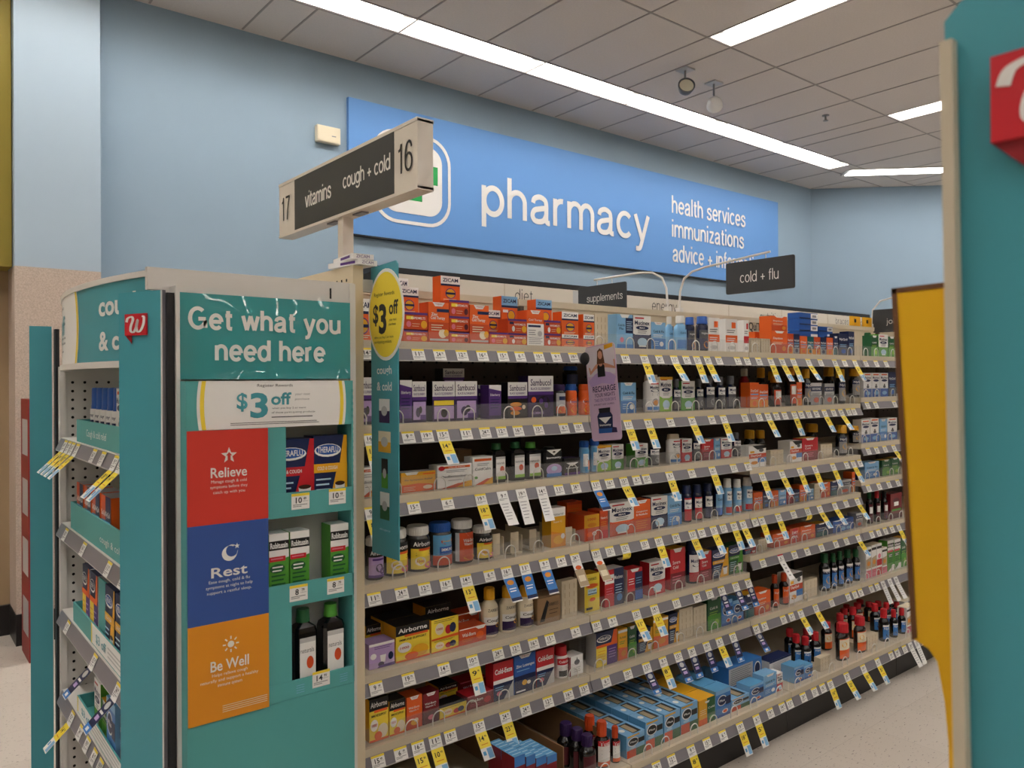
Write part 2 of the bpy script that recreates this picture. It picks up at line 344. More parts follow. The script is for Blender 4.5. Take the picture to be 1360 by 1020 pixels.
def wall_shelving():
    t = thing('wall_shelving', 'beige wall shelving with black top trim along the pharmacy wall', 'shelving', (2.5, 4.5, 0))
    L = 6.55
    b = MB(); b.box(0,.44,0,L,.47,1.95,'shelf_beige'); b.build('back_panel', t)
    b = MB(); b.box(0,.0,2.095,L,.47,2.135,'ink'); b.build('top_trim', t)
    b = MB(); b.box(0,.0,1.86,L,.03,2.095, M('fascia_cream', '#d8cfc0', rough=.5))
    for x in (1.07, 1.98, 2.9, 3.8, 4.7, 5.6): b.box(x,-.001,1.86,x+.004,0,2.095,'tan')
    b.build('fascia', t)
    fn = plane_y(-.0)
    for s, x0, x1, z0, z1 in (('diet', 1.17,1.345,1.975,2.065),('energy',2.70,3.03,1.95,2.055),('nutrition',4.32,4.70,1.965,2.055),('braces + wraps',5.77,6.42,1.975,2.07)):
        m = MB(); htext(m, s, fn, (x0+x1)/2, (z0+z1)/2, x1-x0, z1-z0, 'letter_black', .0015, .1); m.build('lettering', t)
    m = MB(); m.poly([(1.76,1.88),(2.2,1.88),(2.2,2.09),(1.76,2.09)], fn, .0015, 'lgrey'); m.poly([(1.86,1.88),(2.2,1.88),(2.2,2.09),(2.03,2.09),(1.95,2.0)], fn, .002, 'dteal'); m.build('graphic_panel', t)
    for z in (.12,.5,.85,1.2,1.55): b = MB(); b.box(0,.04,z,L,.44,z+.03,'shelf_beige'); b.build('shelf', t)
    b = MB(); b.box(0,.05,0,L,.44,.12,'kick_black'); b.build('kick_plate', t)
wall_shelving()
def spot(name_loc, aim):
    t = thing('emergency_light', aim[1], 'emergency light', name_loc)
    b = MB(); b.box(-.05,-.05,-.012,.05,.05,0,'lgrey'); b.build('ceiling_plate', t)
    b = MB(); b.tube([(0,0,-.01),(0,0,-.1)], .008, 'grey'); b.build('stem', t)
    b = MB(); b.lathe([(.02,-.03),(.05,.0),(.06,.04),(.062,.055),(.062,.055),(.052,.056),(.052,.048)], aim[2], 20)
    h = b.build('lamp_head', t, (0,0,-.15)); h.rotation_euler = aim[0]
    b = MB(); b.lathe([(.001,.049),(.051,.05)], M('lens_glass', '#b9b29c', rough=.05, spec=.8), 20); l = b.build('lens', h)
spot((4.57,3.63,CEIL), ((R(75),0,R(-40)), 'round emergency spotlight under the ceiling facing the aisle, ribbed lens', 'dgrey'))
spot((4.95,3.66,CEIL), ((R(100),0,R(120)), 'white emergency spotlight under the ceiling turned away towards the wall', 'white'))
b = MB(); b.lathe([(.03,0),(.03,-.006),(.03,-.006),(.008,-.01),(.008,-.04),(.022,-.045),(.022,-.048)], 'grey', 14)
tag(b.build('sprinkler', loc=(6.32,3.52,CEIL)), 'small metal fire sprinkler head hanging from the ceiling tiles', 'sprinkler')

# ---------------------------------------------------------------- gondola bays
ITEMS = [
 (0,0,'swabA',0.987,0.066,0,1,[(1.4955, 0.111)]),
 (0,0,'flatO',1.148,0.078,0,1,[(1.4955, 0.034), (1.5304, 0.047)]),
 (0,0,'swabA',1.187,0.062,1,1,[(1.4955, 0.085), (1.5804, 0.078)]),
 (0,0,'swabA',1.219,0.048,2,1,[(1.4955, 0.099), (1.5944, 0.106)]),
 (0,0,'zincT',1.229,0.072,0,1,[(1.4955, 0.115)]),
 (0,0,'swabA',1.330,0.070,1,1,[(1.4955, 0.063), (1.5594, 0.065), (1.6244, 0.079)]),
 (0,0,'flatR',1.302,0.072,0,1,[(1.4955, 0.034), (1.5304, 0.044), (1.5744, 0.046)]),
 (0,0,'zincT',1.376,0.072,0,1,[(1.4955, 0.117)]),
 (0,0,'flatO',1.449,0.074,0,1,[(1.4955, 0.036)]),
 (0,0,'swabA',1.499,0.061,1,1,[(1.4955, 0.041), (1.5374, 0.073)]),
 (0,0,'flatP',1.523,0.075,0,1,[(1.4955, 0.036), (1.5324, 0.045)]),
 (0,0,'swabB',1.563,0.069,1,1,[(1.4955, 0.073), (1.5694, 0.088)]),
 (0,0,'factZ',1.600,0.071,0,1,[(1.4955, 0.113)]),
 (0,0,'swabB',1.711,0.071,1,1,[(1.4955, 0.079), (1.5754, 0.082)]),
 (0,0,'flatP',1.673,0.072,0,1,[(1.4955, 0.038), (1.5344, 0.045)]),
 (0,0,'swabA',1.749,0.077,0,1,[(1.4955, 0.038), (1.5344, 0.076)]),
 (0,1,'swabA',1.849,0.051,0,1,[(1.4955, 0.038), (1.5344, 0.072)]),
 (0,1,'push',1.902,0.066,0,1,[(1.4955, 0.117)]),
 (0,1,'sideG',2.062,0.034,1,1,[(1.4955, 0.129)]),
 (0,1,'coldL',2.010,0.085,0,1,[(1.4955, 0.119)]),
 (0,1,'mucN',2.095,0.097,0,1,[(1.4955, 0.121)]),
 (0,1,'coldB',2.194,0.078,0,1,[(1.4955, 0.101)]),
 (0,1,'coldC',2.399,0.030,1,1,[(1.4955, 0.136)]),
 (0,1,'coldC',2.358,0.054,0,1,[(1.4955, 0.131)]),
 (0,1,'navyB',2.527,0.039,1,1,[(1.4955, 0.139)]),
 (0,1,'navyB',2.491,0.056,0,1,[(1.4955, 0.138)]),
 (0,1,'nasO',2.530,0.072,0,1,[(1.4955, 0.132)]),
 (0,1,'nasG',2.721,0.035,1,1,[(1.4955, 0.14)]),
 (0,1,'nasO',2.642,0.078,0,1,[(1.4955, 0.132)]),
 (0,2,'nasR',2.764,0.037,0,1,[(1.4955, 0.132)]),
 (0,2,'push',2.817,0.065,0,1,[(1.4955, 0.06)]),
 (0,2,'dayO',2.971,0.075,1,1,[(1.4955, 0.097)]),
 (0,2,'push',2.888,0.067,0,1,[(1.4955, 0.059)]),
 (0,2,'dayS',2.966,0.119,0,1,[(1.4955, 0.095), (1.5914, 0.062)]),
 (0,2,'dayN',3.087,0.094,0,1,[(1.4955, 0.089)]),
 (0,2,'flatN',3.326,0.158,1,1,[(1.4955, 0.113), (1.6094, 0.028), (1.6374, 0.029), (1.6664, 0.028)]),
 (0,2,'dayT',3.190,0.110,0,1,[(1.4955, 0.079)]),
 (0,2,'flatN',3.491,0.131,1,1,[(1.4955, 0.115), (1.6114, 0.025)]),
 (0,2,'dayN',3.303,0.107,0,1,[(1.4955, 0.079)]),
 (0,2,'dayO',3.414,0.057,0,1,[(1.4955, 0.079)]),
 (0,2,'nyqT',3.474,0.045,0,1,[(1.4955, 0.087)]),
 (0,2,'nyqB',3.522,0.088,0,1,[(1.4955, 0.105)]),
 (0,2,'nyqB',3.613,0.057,0,1,[(1.4955, 0.115)]),
 (0,3,'jarG',3.988,0.035,1,1,[(1.4955, 0.13)]),
 (0,3,'grnB',3.835,0.073,0,1,[(1.4955, 0.103)]),
 (0,3,'mucG',3.912,0.100,0,1,[(1.4955, 0.113)]),
 (0,3,'grnB',4.016,0.082,0,1,[(1.4955, 0.105)]),
 (1,0,'elderW',1.005,0.048,0,1,[(1.266, 0.129)]),
 (1,0,'elderP',1.134,0.039,0,1,[(1.266, 0.12)]),
 (1,0,'elderW',1.174,0.047,0,1,[(1.266, 0.118)]),
 (1,0,'elderY',1.242,0.079,0,1,[(1.266, 0.116)]),
 (1,0,'elderW',1.335,0.082,1,1,[(1.266, 0.083), (1.3494, 0.074)]),
 (1,0,'elderW',1.323,0.079,0,1,[(1.266, 0.116)]),
 (1,0,'elderP',1.468,0.025,1,1,[(1.266, 0.103)]),
 (1,0,'elderP',1.446,0.050,0,1,[(1.266, 0.105)]),
 (1,0,'elderG',1.520,0.081,0,1,[(1.266, 0.112)]),
 (1,0,'elderB',1.603,0.109,0,1,[(1.266, 0.131)]),
 (1,0,'jarV',1.734,0.044,0,1,[(1.266, 0.103)]),
 (1,0,'jarB',1.789,0.041,0,1,[(1.266, 0.103)]),
 (1,1,'jarO',1.849,0.038,0,1,[(1.266, 0.103)]),
 (1,1,'jarL',1.865,0.055,1,1,[(1.266, 0.094), (1.3604, 0.071)]),
 (1,1,'coldB',2.029,0.082,0,1,[(1.266, 0.109)]),
 (1,1,'mucW',2.179,0.074,0,1,[(1.266, 0.136)]),
 (1,1,'mucY',2.238,0.071,0,1,[(1.266, 0.13)]),
 (1,1,'mucK',2.335,0.036,0,1,[(1.266, 0.122)]),
 (1,1,'mucG',2.364,0.079,0,1,[(1.266, 0.113)]),
 (1,1,'mucK',2.472,0.037,0,1,[(1.266, 0.121)]),
 (1,1,'mucK',2.534,0.048,0,1,[(1.266, 0.133)]),
 (1,1,'mucK',2.610,0.040,0,1,[(1.266, 0.13)]),
 (1,1,'mucK',2.676,0.048,0,1,[(1.266, 0.133)]),
 (1,2,'redB',2.900,0.046,1,1,[(1.266, 0.163)]),
 (1,2,'dayO',2.807,0.062,0,1,[(1.266, 0.105)]),
 (1,2,'dayO',2.871,0.067,0,1,[(1.266, 0.098)]),
 (1,2,'ambB',2.994,0.062,0,1,[(1.266, 0.13)]),
 (1,2,'yelC',3.025,0.043,1,1,[(1.266, 0.167)]),
 (1,2,'yelC',3.112,0.043,1,1,[(1.266, 0.151)]),
 (1,2,'ambB',3.119,0.057,0,1,[(1.266, 0.169)]),
 (1,2,'dayO',3.159,0.043,0,1,[(1.266, 0.106)]),
 (1,2,'nyqK',3.250,0.045,0,1,[(1.266, 0.164)]),
 (1,2,'nyqS',3.277,0.091,0,1,[(1.266, 0.099)]),
 (1,2,'nyqS',3.394,0.084,0,1,[(1.266, 0.098)]),
 (1,2,'yelC',3.591,0.066,1,1,[(1.266, 0.178)]),
 (1,2,'nyqK',3.549,0.053,0,1,[(1.266, 0.165)]),
 (1,3,'nyqK',3.678,0.062,0,1,[(1.293, 0.139)]),
 (1,3,'boyW',3.759,0.080,0,1,[(1.293, 0.121)]),
 (1,3,'boyW',3.843,0.081,0,1,[(1.293, 0.121)]),
 (1,3,'boyW',3.928,0.084,0,1,[(1.293, 0.121)]),
 (1,3,'nyqB',4.016,0.082,0,1,[(1.293, 0.125)]),
 (2,0,'oscil',1.010,0.043,0,1,[(1.069, 0.082)]),
 (2,0,'reliY',1.136,0.116,0,1,[(1.069, 0.056)]),
 (2,0,'oscil',1.257,0.124,0,1,[(1.069, 0.068)]),
 (2,0,'calmW',1.384,0.077,0,1,[(1.069, 0.086)]),
 (2,0,'kraft',1.391,0.052,1,1,[(1.069, 0.101)]),
 (2,0,'natK',1.464,0.053,0,1,[(1.069, 0.121)]),
 (2,0,'natK',1.538,0.057,0,1,[(1.069, 0.119)]),
 (2,0,'natG',1.598,0.065,0,1,[(1.069, 0.116)]),
 (2,0,'immB',1.671,0.084,0,1,[(1.069, 0.096)]),
 (2,0,'immS',1.759,0.072,0,1,[(1.069, 0.057)]),
 (2,1,'vitB',1.849,0.035,0,1,[(1.069, 0.109)]),
 (2,1,'vitB',1.897,0.037,0,1,[(1.069, 0.111)]),
 (2,1,'mucY',1.911,0.069,0,1,[(1.069, 0.088)]),
 (2,1,'mucG',1.983,0.061,0,1,[(1.069, 0.09)]),
 (2,1,'mucG',2.103,0.069,0,1,[(1.069, 0.083)]),
 (2,1,'mucK',2.201,0.046,0,1,[(1.069, 0.09)]),
 (2,1,'mucW',2.309,0.062,0,1,[(1.069, 0.107)]),
 (2,1,'mucR',2.364,0.061,0,1,[(1.069, 0.089)]),
 (2,1,'mucK',2.450,0.035,0,1,[(1.069, 0.103)]),
 (2,1,'redX',2.487,0.074,0,1,[(1.069, 0.082)]),
 (2,1,'coldB',2.563,0.042,0,1,[(1.069, 0.082)]),
 (2,1,'mucR',2.607,0.073,0,1,[(1.069, 0.079)]),
 (2,1,'mucK',2.714,0.040,0,1,[(1.069, 0.094)]),
 (2,2,'yelC',2.932,0.056,1,1,[(1.018, 0.144)]),
 (2,2,'yelC',3.014,0.052,1,1,[(1.018, 0.14)]),
 (2,2,'duoP',2.796,0.125,0,1,[(1.018, 0.088)]),
 (2,2,'push',2.955,0.097,0,1,[(1.018, 0.06)]),
 (2,2,'duoP',3.105,0.094,0,1,[(1.018, 0.091)]),
 (2,2,'redX',3.202,0.133,0,1,[(1.018, 0.099)]),
 (2,2,'yelC',3.428,0.075,1,1,[(1.018, 0.154)]),
 (2,2,'push',3.361,0.096,0,1,[(1.018, 0.064)]),
 (2,2,'nyqK',3.549,0.067,0,1,[(1.018, 0.146)]),
 (2,3,'nyqK',3.678,0.056,0,1,[(1.07, 0.085)]),
 (2,3,'boyW',3.737,0.083,0,1,[(1.07, 0.114)]),
 (2,3,'boyW',3.823,0.089,0,1,[(1.07, 0.115)]),
 (2,3,'coldB',3.920,0.080,0,1,[(1.07, 0.108)]),
 (2,3,'boyW',4.004,0.103,0,1,[(1.07, 0.112)]),
 (3,0,'airP',1.039,0.051,0,1,[(0.8375, 0.116)]),
 (3,0,'airY',1.098,0.075,0,1,[(0.8375, 0.126)]),
 (3,0,'airY',1.176,0.072,0,1,[(0.8375, 0.128)]),
 (3,0,'emgB',1.253,0.071,0,1,[(0.8375, 0.129)]),
 (3,0,'walO',1.332,0.071,0,1,[(0.8375, 0.127)]),
 (3,0,'airY',1.410,0.064,0,1,[(0.8375, 0.1)]),
 (3,0,'paddle',1.467,0.029,0,1,[(0.8375, 0.07)]),
 (3,0,'paddle',1.538,0.031,0,1,[(0.8375, 0.068)]),
 (3,0,'paddle',1.615,0.029,0,1,[(0.8375, 0.068)]),
 (3,0,'emgO',1.699,0.063,0,1,[(0.8375, 0.129)]),
 (3,0,'paddle',1.769,0.034,0,1,[(0.8375, 0.058)]),
 (3,1,'emgF',1.849,0.071,0,1,[(0.8375, 0.088)]),
 (3,1,'emgR',1.924,0.039,0,1,[(0.8375, 0.097)]),
 (3,1,'emgL',1.849,0.071,1,1,[(0.8375, 0.026), (0.8644, 0.047), (0.9114, 0.05)]),
 (3,1,'mucO',1.972,0.123,0,1,[(0.8375, 0.115)]),
 (3,1,'congO',2.097,0.087,0,1,[(0.8375, 0.113)]),
 (3,1,'mucN',2.188,0.091,0,1,[(0.8375, 0.117)]),
 (3,1,'coldB',2.281,0.081,0,1,[(0.8375, 0.114)]),
 (3,1,'bluR',2.394,0.039,0,1,[(0.8375, 0.139)]),
 (3,1,'bluR',2.458,0.041,0,1,[(0.8375, 0.136)]),
 (3,1,'bluW',2.524,0.041,0,1,[(0.8375, 0.136)]),
 (3,1,'bluB',2.590,0.040,0,1,[(0.8375, 0.134)]),
 (3,1,'whtB',2.654,0.035,0,1,[(0.8375, 0.143)]),
 (3,1,'whtB',2.720,0.036,0,1,[(0.8375, 0.138)]),
 (3,2,'whtB',2.792,0.043,0,1,[(0.8375, 0.135)]),
 (3,2,'dayO',2.831,0.062,0,1,[(0.8375, 0.07)]),
 (3,2,'nyqB',2.896,0.053,0,1,[(0.8375, 0.067)]),
 (3,2,'dayO',2.955,0.057,0,1,[(0.8375, 0.068)]),
 (3,2,'coldB',3.014,0.059,0,1,[(0.8375, 0.062)]),
 (3,2,'redX',3.076,0.053,0,1,[(0.8375, 0.053)]),
 (3,2,'nyqB',3.132,0.046,0,1,[(0.8375, 0.058)]),
 (3,2,'dayO',3.181,0.055,0,1,[(0.8375, 0.071)]),
 (3,2,'coldB',3.240,0.056,0,1,[(0.8375, 0.048)]),
 (3,2,'push',3.303,0.048,0,1,[(0.8375, 0.067)]),
 (3,2,'dayS',3.358,0.082,0,1,[(0.8375, 0.068)]),
 (3,2,'nyqT',3.444,0.064,0,1,[(0.8375, 0.068)]),
 (3,2,'nyqS',3.512,0.123,0,1,[(0.8375, 0.064)]),
 (3,2,'dayO',3.642,0.028,0,1,[(0.8375, 0.096)]),
 (3,3,'nyqB',3.696,0.048,0,1,[(0.89, 0.028)]),
 (3,3,'coldB',3.767,0.145,0,1,[(0.89, 0.082)]),
 (3,3,'grnB',3.944,0.093,0,1,[(0.89, 0.079)]),
 (3,3,'grnB',4.041,0.091,0,1,[(0.89, 0.084)]),
 (4,0,'airL',1.032,0.082,0,1,[(0.5965, 0.069)]),
 (4,0,'airT',1.069,0.053,1,1,[(0.5965, 0.093)]),
 (4,0,'airT',1.116,0.113,0,2,[(0.5965, 0.101)]),
 (4,0,'airF',1.234,0.096,0,1,[(0.5965, 0.035), (0.6324, 0.061)]),
 (4,0,'airT',1.268,0.092,1,1,[(0.5965, 0.109)]),
 (4,0,'walF',1.333,0.099,0,1,[(0.5965, 0.047)]),
 (4,0,'walF',1.369,0.100,1,1,[(0.5965, 0.003), (0.6004, 0.059)]),
 (4,0,'zarB',1.435,0.057,0,1,[(0.5965, 0.149)]),
 (4,0,'zarB',1.506,0.058,0,1,[(0.5965, 0.142)]),
 (4,0,'zarB',1.579,0.055,0,1,[(0.5965, 0.127)]),
 (4,0,'kraftZ',1.637,0.102,0,1,[(0.5965, 0.084)]),
 (4,0,'push',1.745,0.069,0,1,[(0.5965, 0.125)]),
 (4,1,'zarY',1.849,0.071,0,1,[(0.5965, 0.129)]),
 (4,1,'mucD',1.946,0.095,0,1,[(0.5965, 0.129)]),
 (4,1,'redN',2.060,0.079,0,1,[(0.5965, 0.112)]),
 (4,1,'mucR',2.176,0.088,0,1,[(0.5965, 0.119)]),
 (4,1,'redX',2.294,0.088,0,1,[(0.5965, 0.152)]),
 (4,1,'bluM',2.425,0.056,0,1,[(0.5965, 0.169)]),
 (4,1,'redX',2.471,0.073,0,1,[(0.5965, 0.117)]),
 (4,1,'thrN',2.549,0.103,0,1,[(0.5965, 0.11)]),
 (4,1,'thrG',2.657,0.092,0,1,[(0.5965, 0.117)]),
 (4,2,'thrR',2.764,0.078,0,1,[(0.6615, 0.033)]),
 (4,2,'push',2.861,0.066,0,1,[(0.6615, 0.048)]),
 (4,2,'dayS',2.966,0.130,0,1,[(0.6615, 0.056)]),
 (4,2,'dayR',3.099,0.082,0,1,[(0.6615, 0.062)]),
 (4,2,'dayS',3.184,0.125,0,1,[(0.6615, 0.064)]),
 (4,2,'nyqT',3.316,0.094,0,1,[(0.6615, 0.059)]),
 (4,2,'nyqF',3.414,0.239,0,1,[(0.6615, 0.057)]),
 (4,3,'nyqS',3.678,0.066,0,1,[(0.6615, 0.068)]),
 (4,3,'elmG',3.826,0.034,0,1,[(0.6615, 0.162)]),
 (4,3,'elmR',3.904,0.034,0,1,[(0.6615, 0.155)]),
 (4,3,'elmK',3.983,0.034,0,1,[(0.6615, 0.149)]),
 (4,3,'elmX',4.032,0.125,0,1,[(0.6615, 0.129)]),
 (5,0,'airN',1.032,0.061,0,1,[(0.3984, 0.117)]),
 (5,0,'airN',1.095,0.052,0,1,[(0.3984, 0.097)]),
 (5,0,'walN',1.150,0.053,0,1,[(0.3984, 0.092)]),
 (5,0,'walM',1.204,0.056,0,1,[(0.3984, 0.09)]),
 (5,0,'airF',1.261,0.098,0,1,[(0.3984, 0.033)]),
 (5,0,'airT',1.313,0.072,1,1,[(0.3984, 0.055)]),
 (5,0,'walR',1.360,0.098,0,1,[(0.3984, 0.041)]),
 (5,0,'walR',1.394,0.102,1,1,[(0.3984, 0.046)]),
 (5,0,'cezR',1.459,0.079,0,1,[(0.3984, 0.116)]),
 (5,0,'cezB',1.541,0.090,0,1,[(0.3984, 0.122)]),
 (5,0,'cezR',1.633,0.077,0,1,[(0.3984, 0.117)]),
 (5,0,'cezJ',1.736,0.046,0,1,[(0.3984, 0.104)]),
 (5,0,'crest',1.776,0.065,0,1,[(0.3984, 0.066)]),
 (5,1,'sideG',1.902,0.078,1,1,[(0.3984, 0.081)]),
 (5,1,'thrY',1.902,0.104,0,1,[(0.3984, 0.118)]),
 (5,1,'yelB',2.010,0.050,0,1,[(0.3984, 0.109)]),
 (5,1,'grnB',2.062,0.045,0,1,[(0.3984, 0.107)]),
 (5,1,'thrN',2.115,0.077,0,1,[(0.3984, 0.085)]),
 (5,1,'yelB',2.196,0.085,0,1,[(0.3984, 0.109)]),
 (5,1,'thrN',2.285,0.057,0,1,[(0.3984, 0.109)]),
 (5,1,'push',2.346,0.079,0,1,[(0.3984, 0.115)]),
 (5,1,'push',2.429,0.082,0,1,[(0.3984, 0.108)]),
 (5,1,'grnB',2.518,0.084,0,1,[(0.3984, 0.127)]),
 (5,1,'alkB',2.607,0.070,0,1,[(0.3984, 0.1)]),
 (5,1,'alkB',2.682,0.072,0,1,[(0.3984, 0.087)]),
 (5,2,'nyqT',2.764,0.064,0,1,[(0.3984, 0.095)]),
 (5,2,'dayS',2.836,0.113,0,1,[(0.3984, 0.093)]),
 (5,2,'ambO',2.990,0.037,0,1,[(0.3984, 0.139)]),
 (5,2,'ambO',3.062,0.039,0,1,[(0.3984, 0.134)]),
 (5,2,'duoP',3.096,0.103,0,1,[(0.3984, 0.126)]),
 (5,2,'push',3.215,0.107,0,1,[(0.3984, 0.079)]),
 (5,2,'nyqG',3.395,0.058,0,1,[(0.3984, 0.172)]),
 (5,2,'nyqG',3.474,0.035,0,1,[(0.3984, 0.163)]),
 (5,2,'nyqG',3.536,0.035,0,1,[(0.3984, 0.165)]),
 (5,2,'nyqG',3.613,0.048,0,1,[(0.3984, 0.158)]),
 (5,3,'nyqG',3.691,0.040,0,1,[(0.3984, 0.154)]),
 (5,3,'cartT',3.774,0.053,0,1,[(0.3984, 0.152)]),
 (5,3,'cartT',3.831,0.050,0,1,[(0.3984, 0.156)]),
 (5,3,'cartR',3.885,0.051,0,1,[(0.3984, 0.156)]),
 (5,3,'cartT',3.940,0.052,0,1,[(0.3984, 0.129)]),
 (5,3,'grnR',3.996,0.069,0,1,[(0.3984, 0.155)]),
 (5,3,'grnR',4.069,0.071,0,1,[(0.3984, 0.153)]),
 (5,3,'grnB',4.144,0.064,0,1,[(0.3984, 0.152)]),
 (6,0,'pinkF',1.398,0.039,0,2,[(0.165, 0.147)]),
 (6,0,'pinkF',1.440,0.037,0,2,[(0.165, 0.135)]),
 (6,0,'pinkF',1.480,0.038,0,2,[(0.165, 0.122)]),
 (6,0,'pinkF',1.521,0.039,0,2,[(0.165, 0.11)]),
 (6,0,'elmP',1.660,0.062,0.9,1,[(0.165, 0.132)]),
 (6,0,'elmP',1.673,0.061,0.45,1,[(0.165, 0.123)]),
 (6,0,'elmP',1.679,0.060,0,1,[(0.165, 0.116)]),
 (6,0,'tusR',1.748,0.052,0,2,[(0.165, 0.141)]),
 (6,0,'tusR',1.809,0.032,0,1,[(0.165, 0.11)]),
 (6,1,'alkC',1.862,0.087,0,5,[(0.165, 0.074)]),
 (6,1,'alkC',1.952,0.089,0,5,[(0.165, 0.093)]),
 (6,1,'alkC',2.045,0.086,0,5,[(0.165, 0.091)]),
 (6,1,'alkC',2.133,0.092,0,5,[(0.165, 0.095)]),
 (6,1,'orgG',2.232,0.092,0,4,[(0.165, 0.09)]),
 (6,1,'alkB',2.328,0.090,0,3,[(0.165, 0.095)]),
 (6,1,'alkC',2.422,0.111,0,2,[(0.165, 0.044)]),
 (6,1,'alkB',2.537,0.089,0,1,[(0.165, 0.066)]),
 (6,1,'alkL',2.537,0.219,1.1,1,[(0.165, 0.027), (0.1924, 0.077)]),
 (6,1,'alkB',2.516,0.087,3.2,1,[(0.165, 0.014)]),
 (6,1,'alkB',2.613,0.090,3.2,1,[(0.165, 0.012)]),
 (6,1,'alkB',2.616,0.075,2.4,1,[(0.165, 0.042)]),
 (6,1,'coldB',2.628,0.087,0,1,[(0.165, 0.081)]),
 (6,2,'sideW',2.797,0.160,1,1,[(0.165, 0.073)]),
 (6,1,'mucR',2.717,0.039,0,1,[(0.165, 0.068)]),
 (6,2,'alkB',2.840,0.069,0,1,[(0.165, 0.063)]),
 (6,2,'alkB',2.912,0.065,0,1,[(0.165, 0.053)]),
 (6,2,'tusK',3.083,0.048,1.9,1,[(0.165, 0.124)]),
 (6,2,'tusK',3.022,0.050,1.1,1,[(0.165, 0.128)]),
 (6,2,'tusK',3.220,0.046,1.9,1,[(0.165, 0.096)]),
 (6,2,'tusK',3.043,0.050,0.75,1,[(0.165, 0.119)]),
 (6,2,'tusK',3.123,0.047,0.75,1,[(0.165, 0.124)]),
 (6,2,'push',3.038,0.078,0,1,[(0.165, 0.056)]),
 (6,2,'tusO',3.216,0.085,0,1,[(0.165, 0.155)]),
 (6,2,'tusO',3.374,0.070,0,1,[(0.165, 0.157)]),
 (6,2,'tusO',3.296,0.055,1.3,1,[(0.165, 0.124)]),
 (6,2,'tusO',3.417,0.052,1.3,1,[(0.165, 0.135)]),
 (6,2,'tusO',3.534,0.053,1.3,1,[(0.165, 0.144)]),
 (6,2,'tusO',3.595,0.055,2.2,1,[(0.165, 0.108)]),
 (6,3,'tusO',3.725,0.056,2.2,1,[(0.165, 0.113)]),
 (6,3,'tusO',3.842,0.053,2.2,1,[(0.165, 0.095)]),
 (6,3,'tusO',3.766,0.049,3.1,1,[(0.165, 0.08)]),
 (6,3,'tusO',3.901,0.054,3.1,1,[(0.165, 0.079)]),
 (6,2,'push',3.432,0.097,0,1,[(0.165, 0.064)]),
 (6,2,'tusK',3.609,0.049,0,1,[(0.165, 0.148)]),
 (6,3,'tusK',3.704,0.037,0,1,[(0.165, 0.129)]),
 (6,3,'tusK',3.786,0.036,0,1,[(0.165, 0.121)]),
 (6,3,'tusK',3.716,0.048,1.1,1,[(0.165, 0.131)]),
 (6,3,'tusK',3.834,0.045,1.1,1,[(0.165, 0.117)]),
 (6,3,'tusK',3.939,0.041,1.1,1,[(0.165, 0.101)]),
 (6,3,'tusK',3.925,0.046,2.1,1,[(0.165, 0.089)]),
 (6,3,'tusK',4.054,0.047,2.1,1,[(0.165, 0.07)]),
 (6,3,'cartT',3.819,0.047,0,1,[(0.165, 0.122)]),
 (6,3,'cartT',3.870,0.052,0,1,[(0.165, 0.12)]),
 (6,3,'cartT',4.057,0.059,1.4,1,[(0.165, 0.081)]),
 (6,3,'cartT',4.120,0.056,1.4,1,[(0.165, 0.078)]),
 (6,3,'cartT',4.184,0.052,2.4,1,[(0.165, 0.045)]),
 (6,3,'cartT',4.244,0.053,2.4,1,[(0.165, 0.038)]),
]
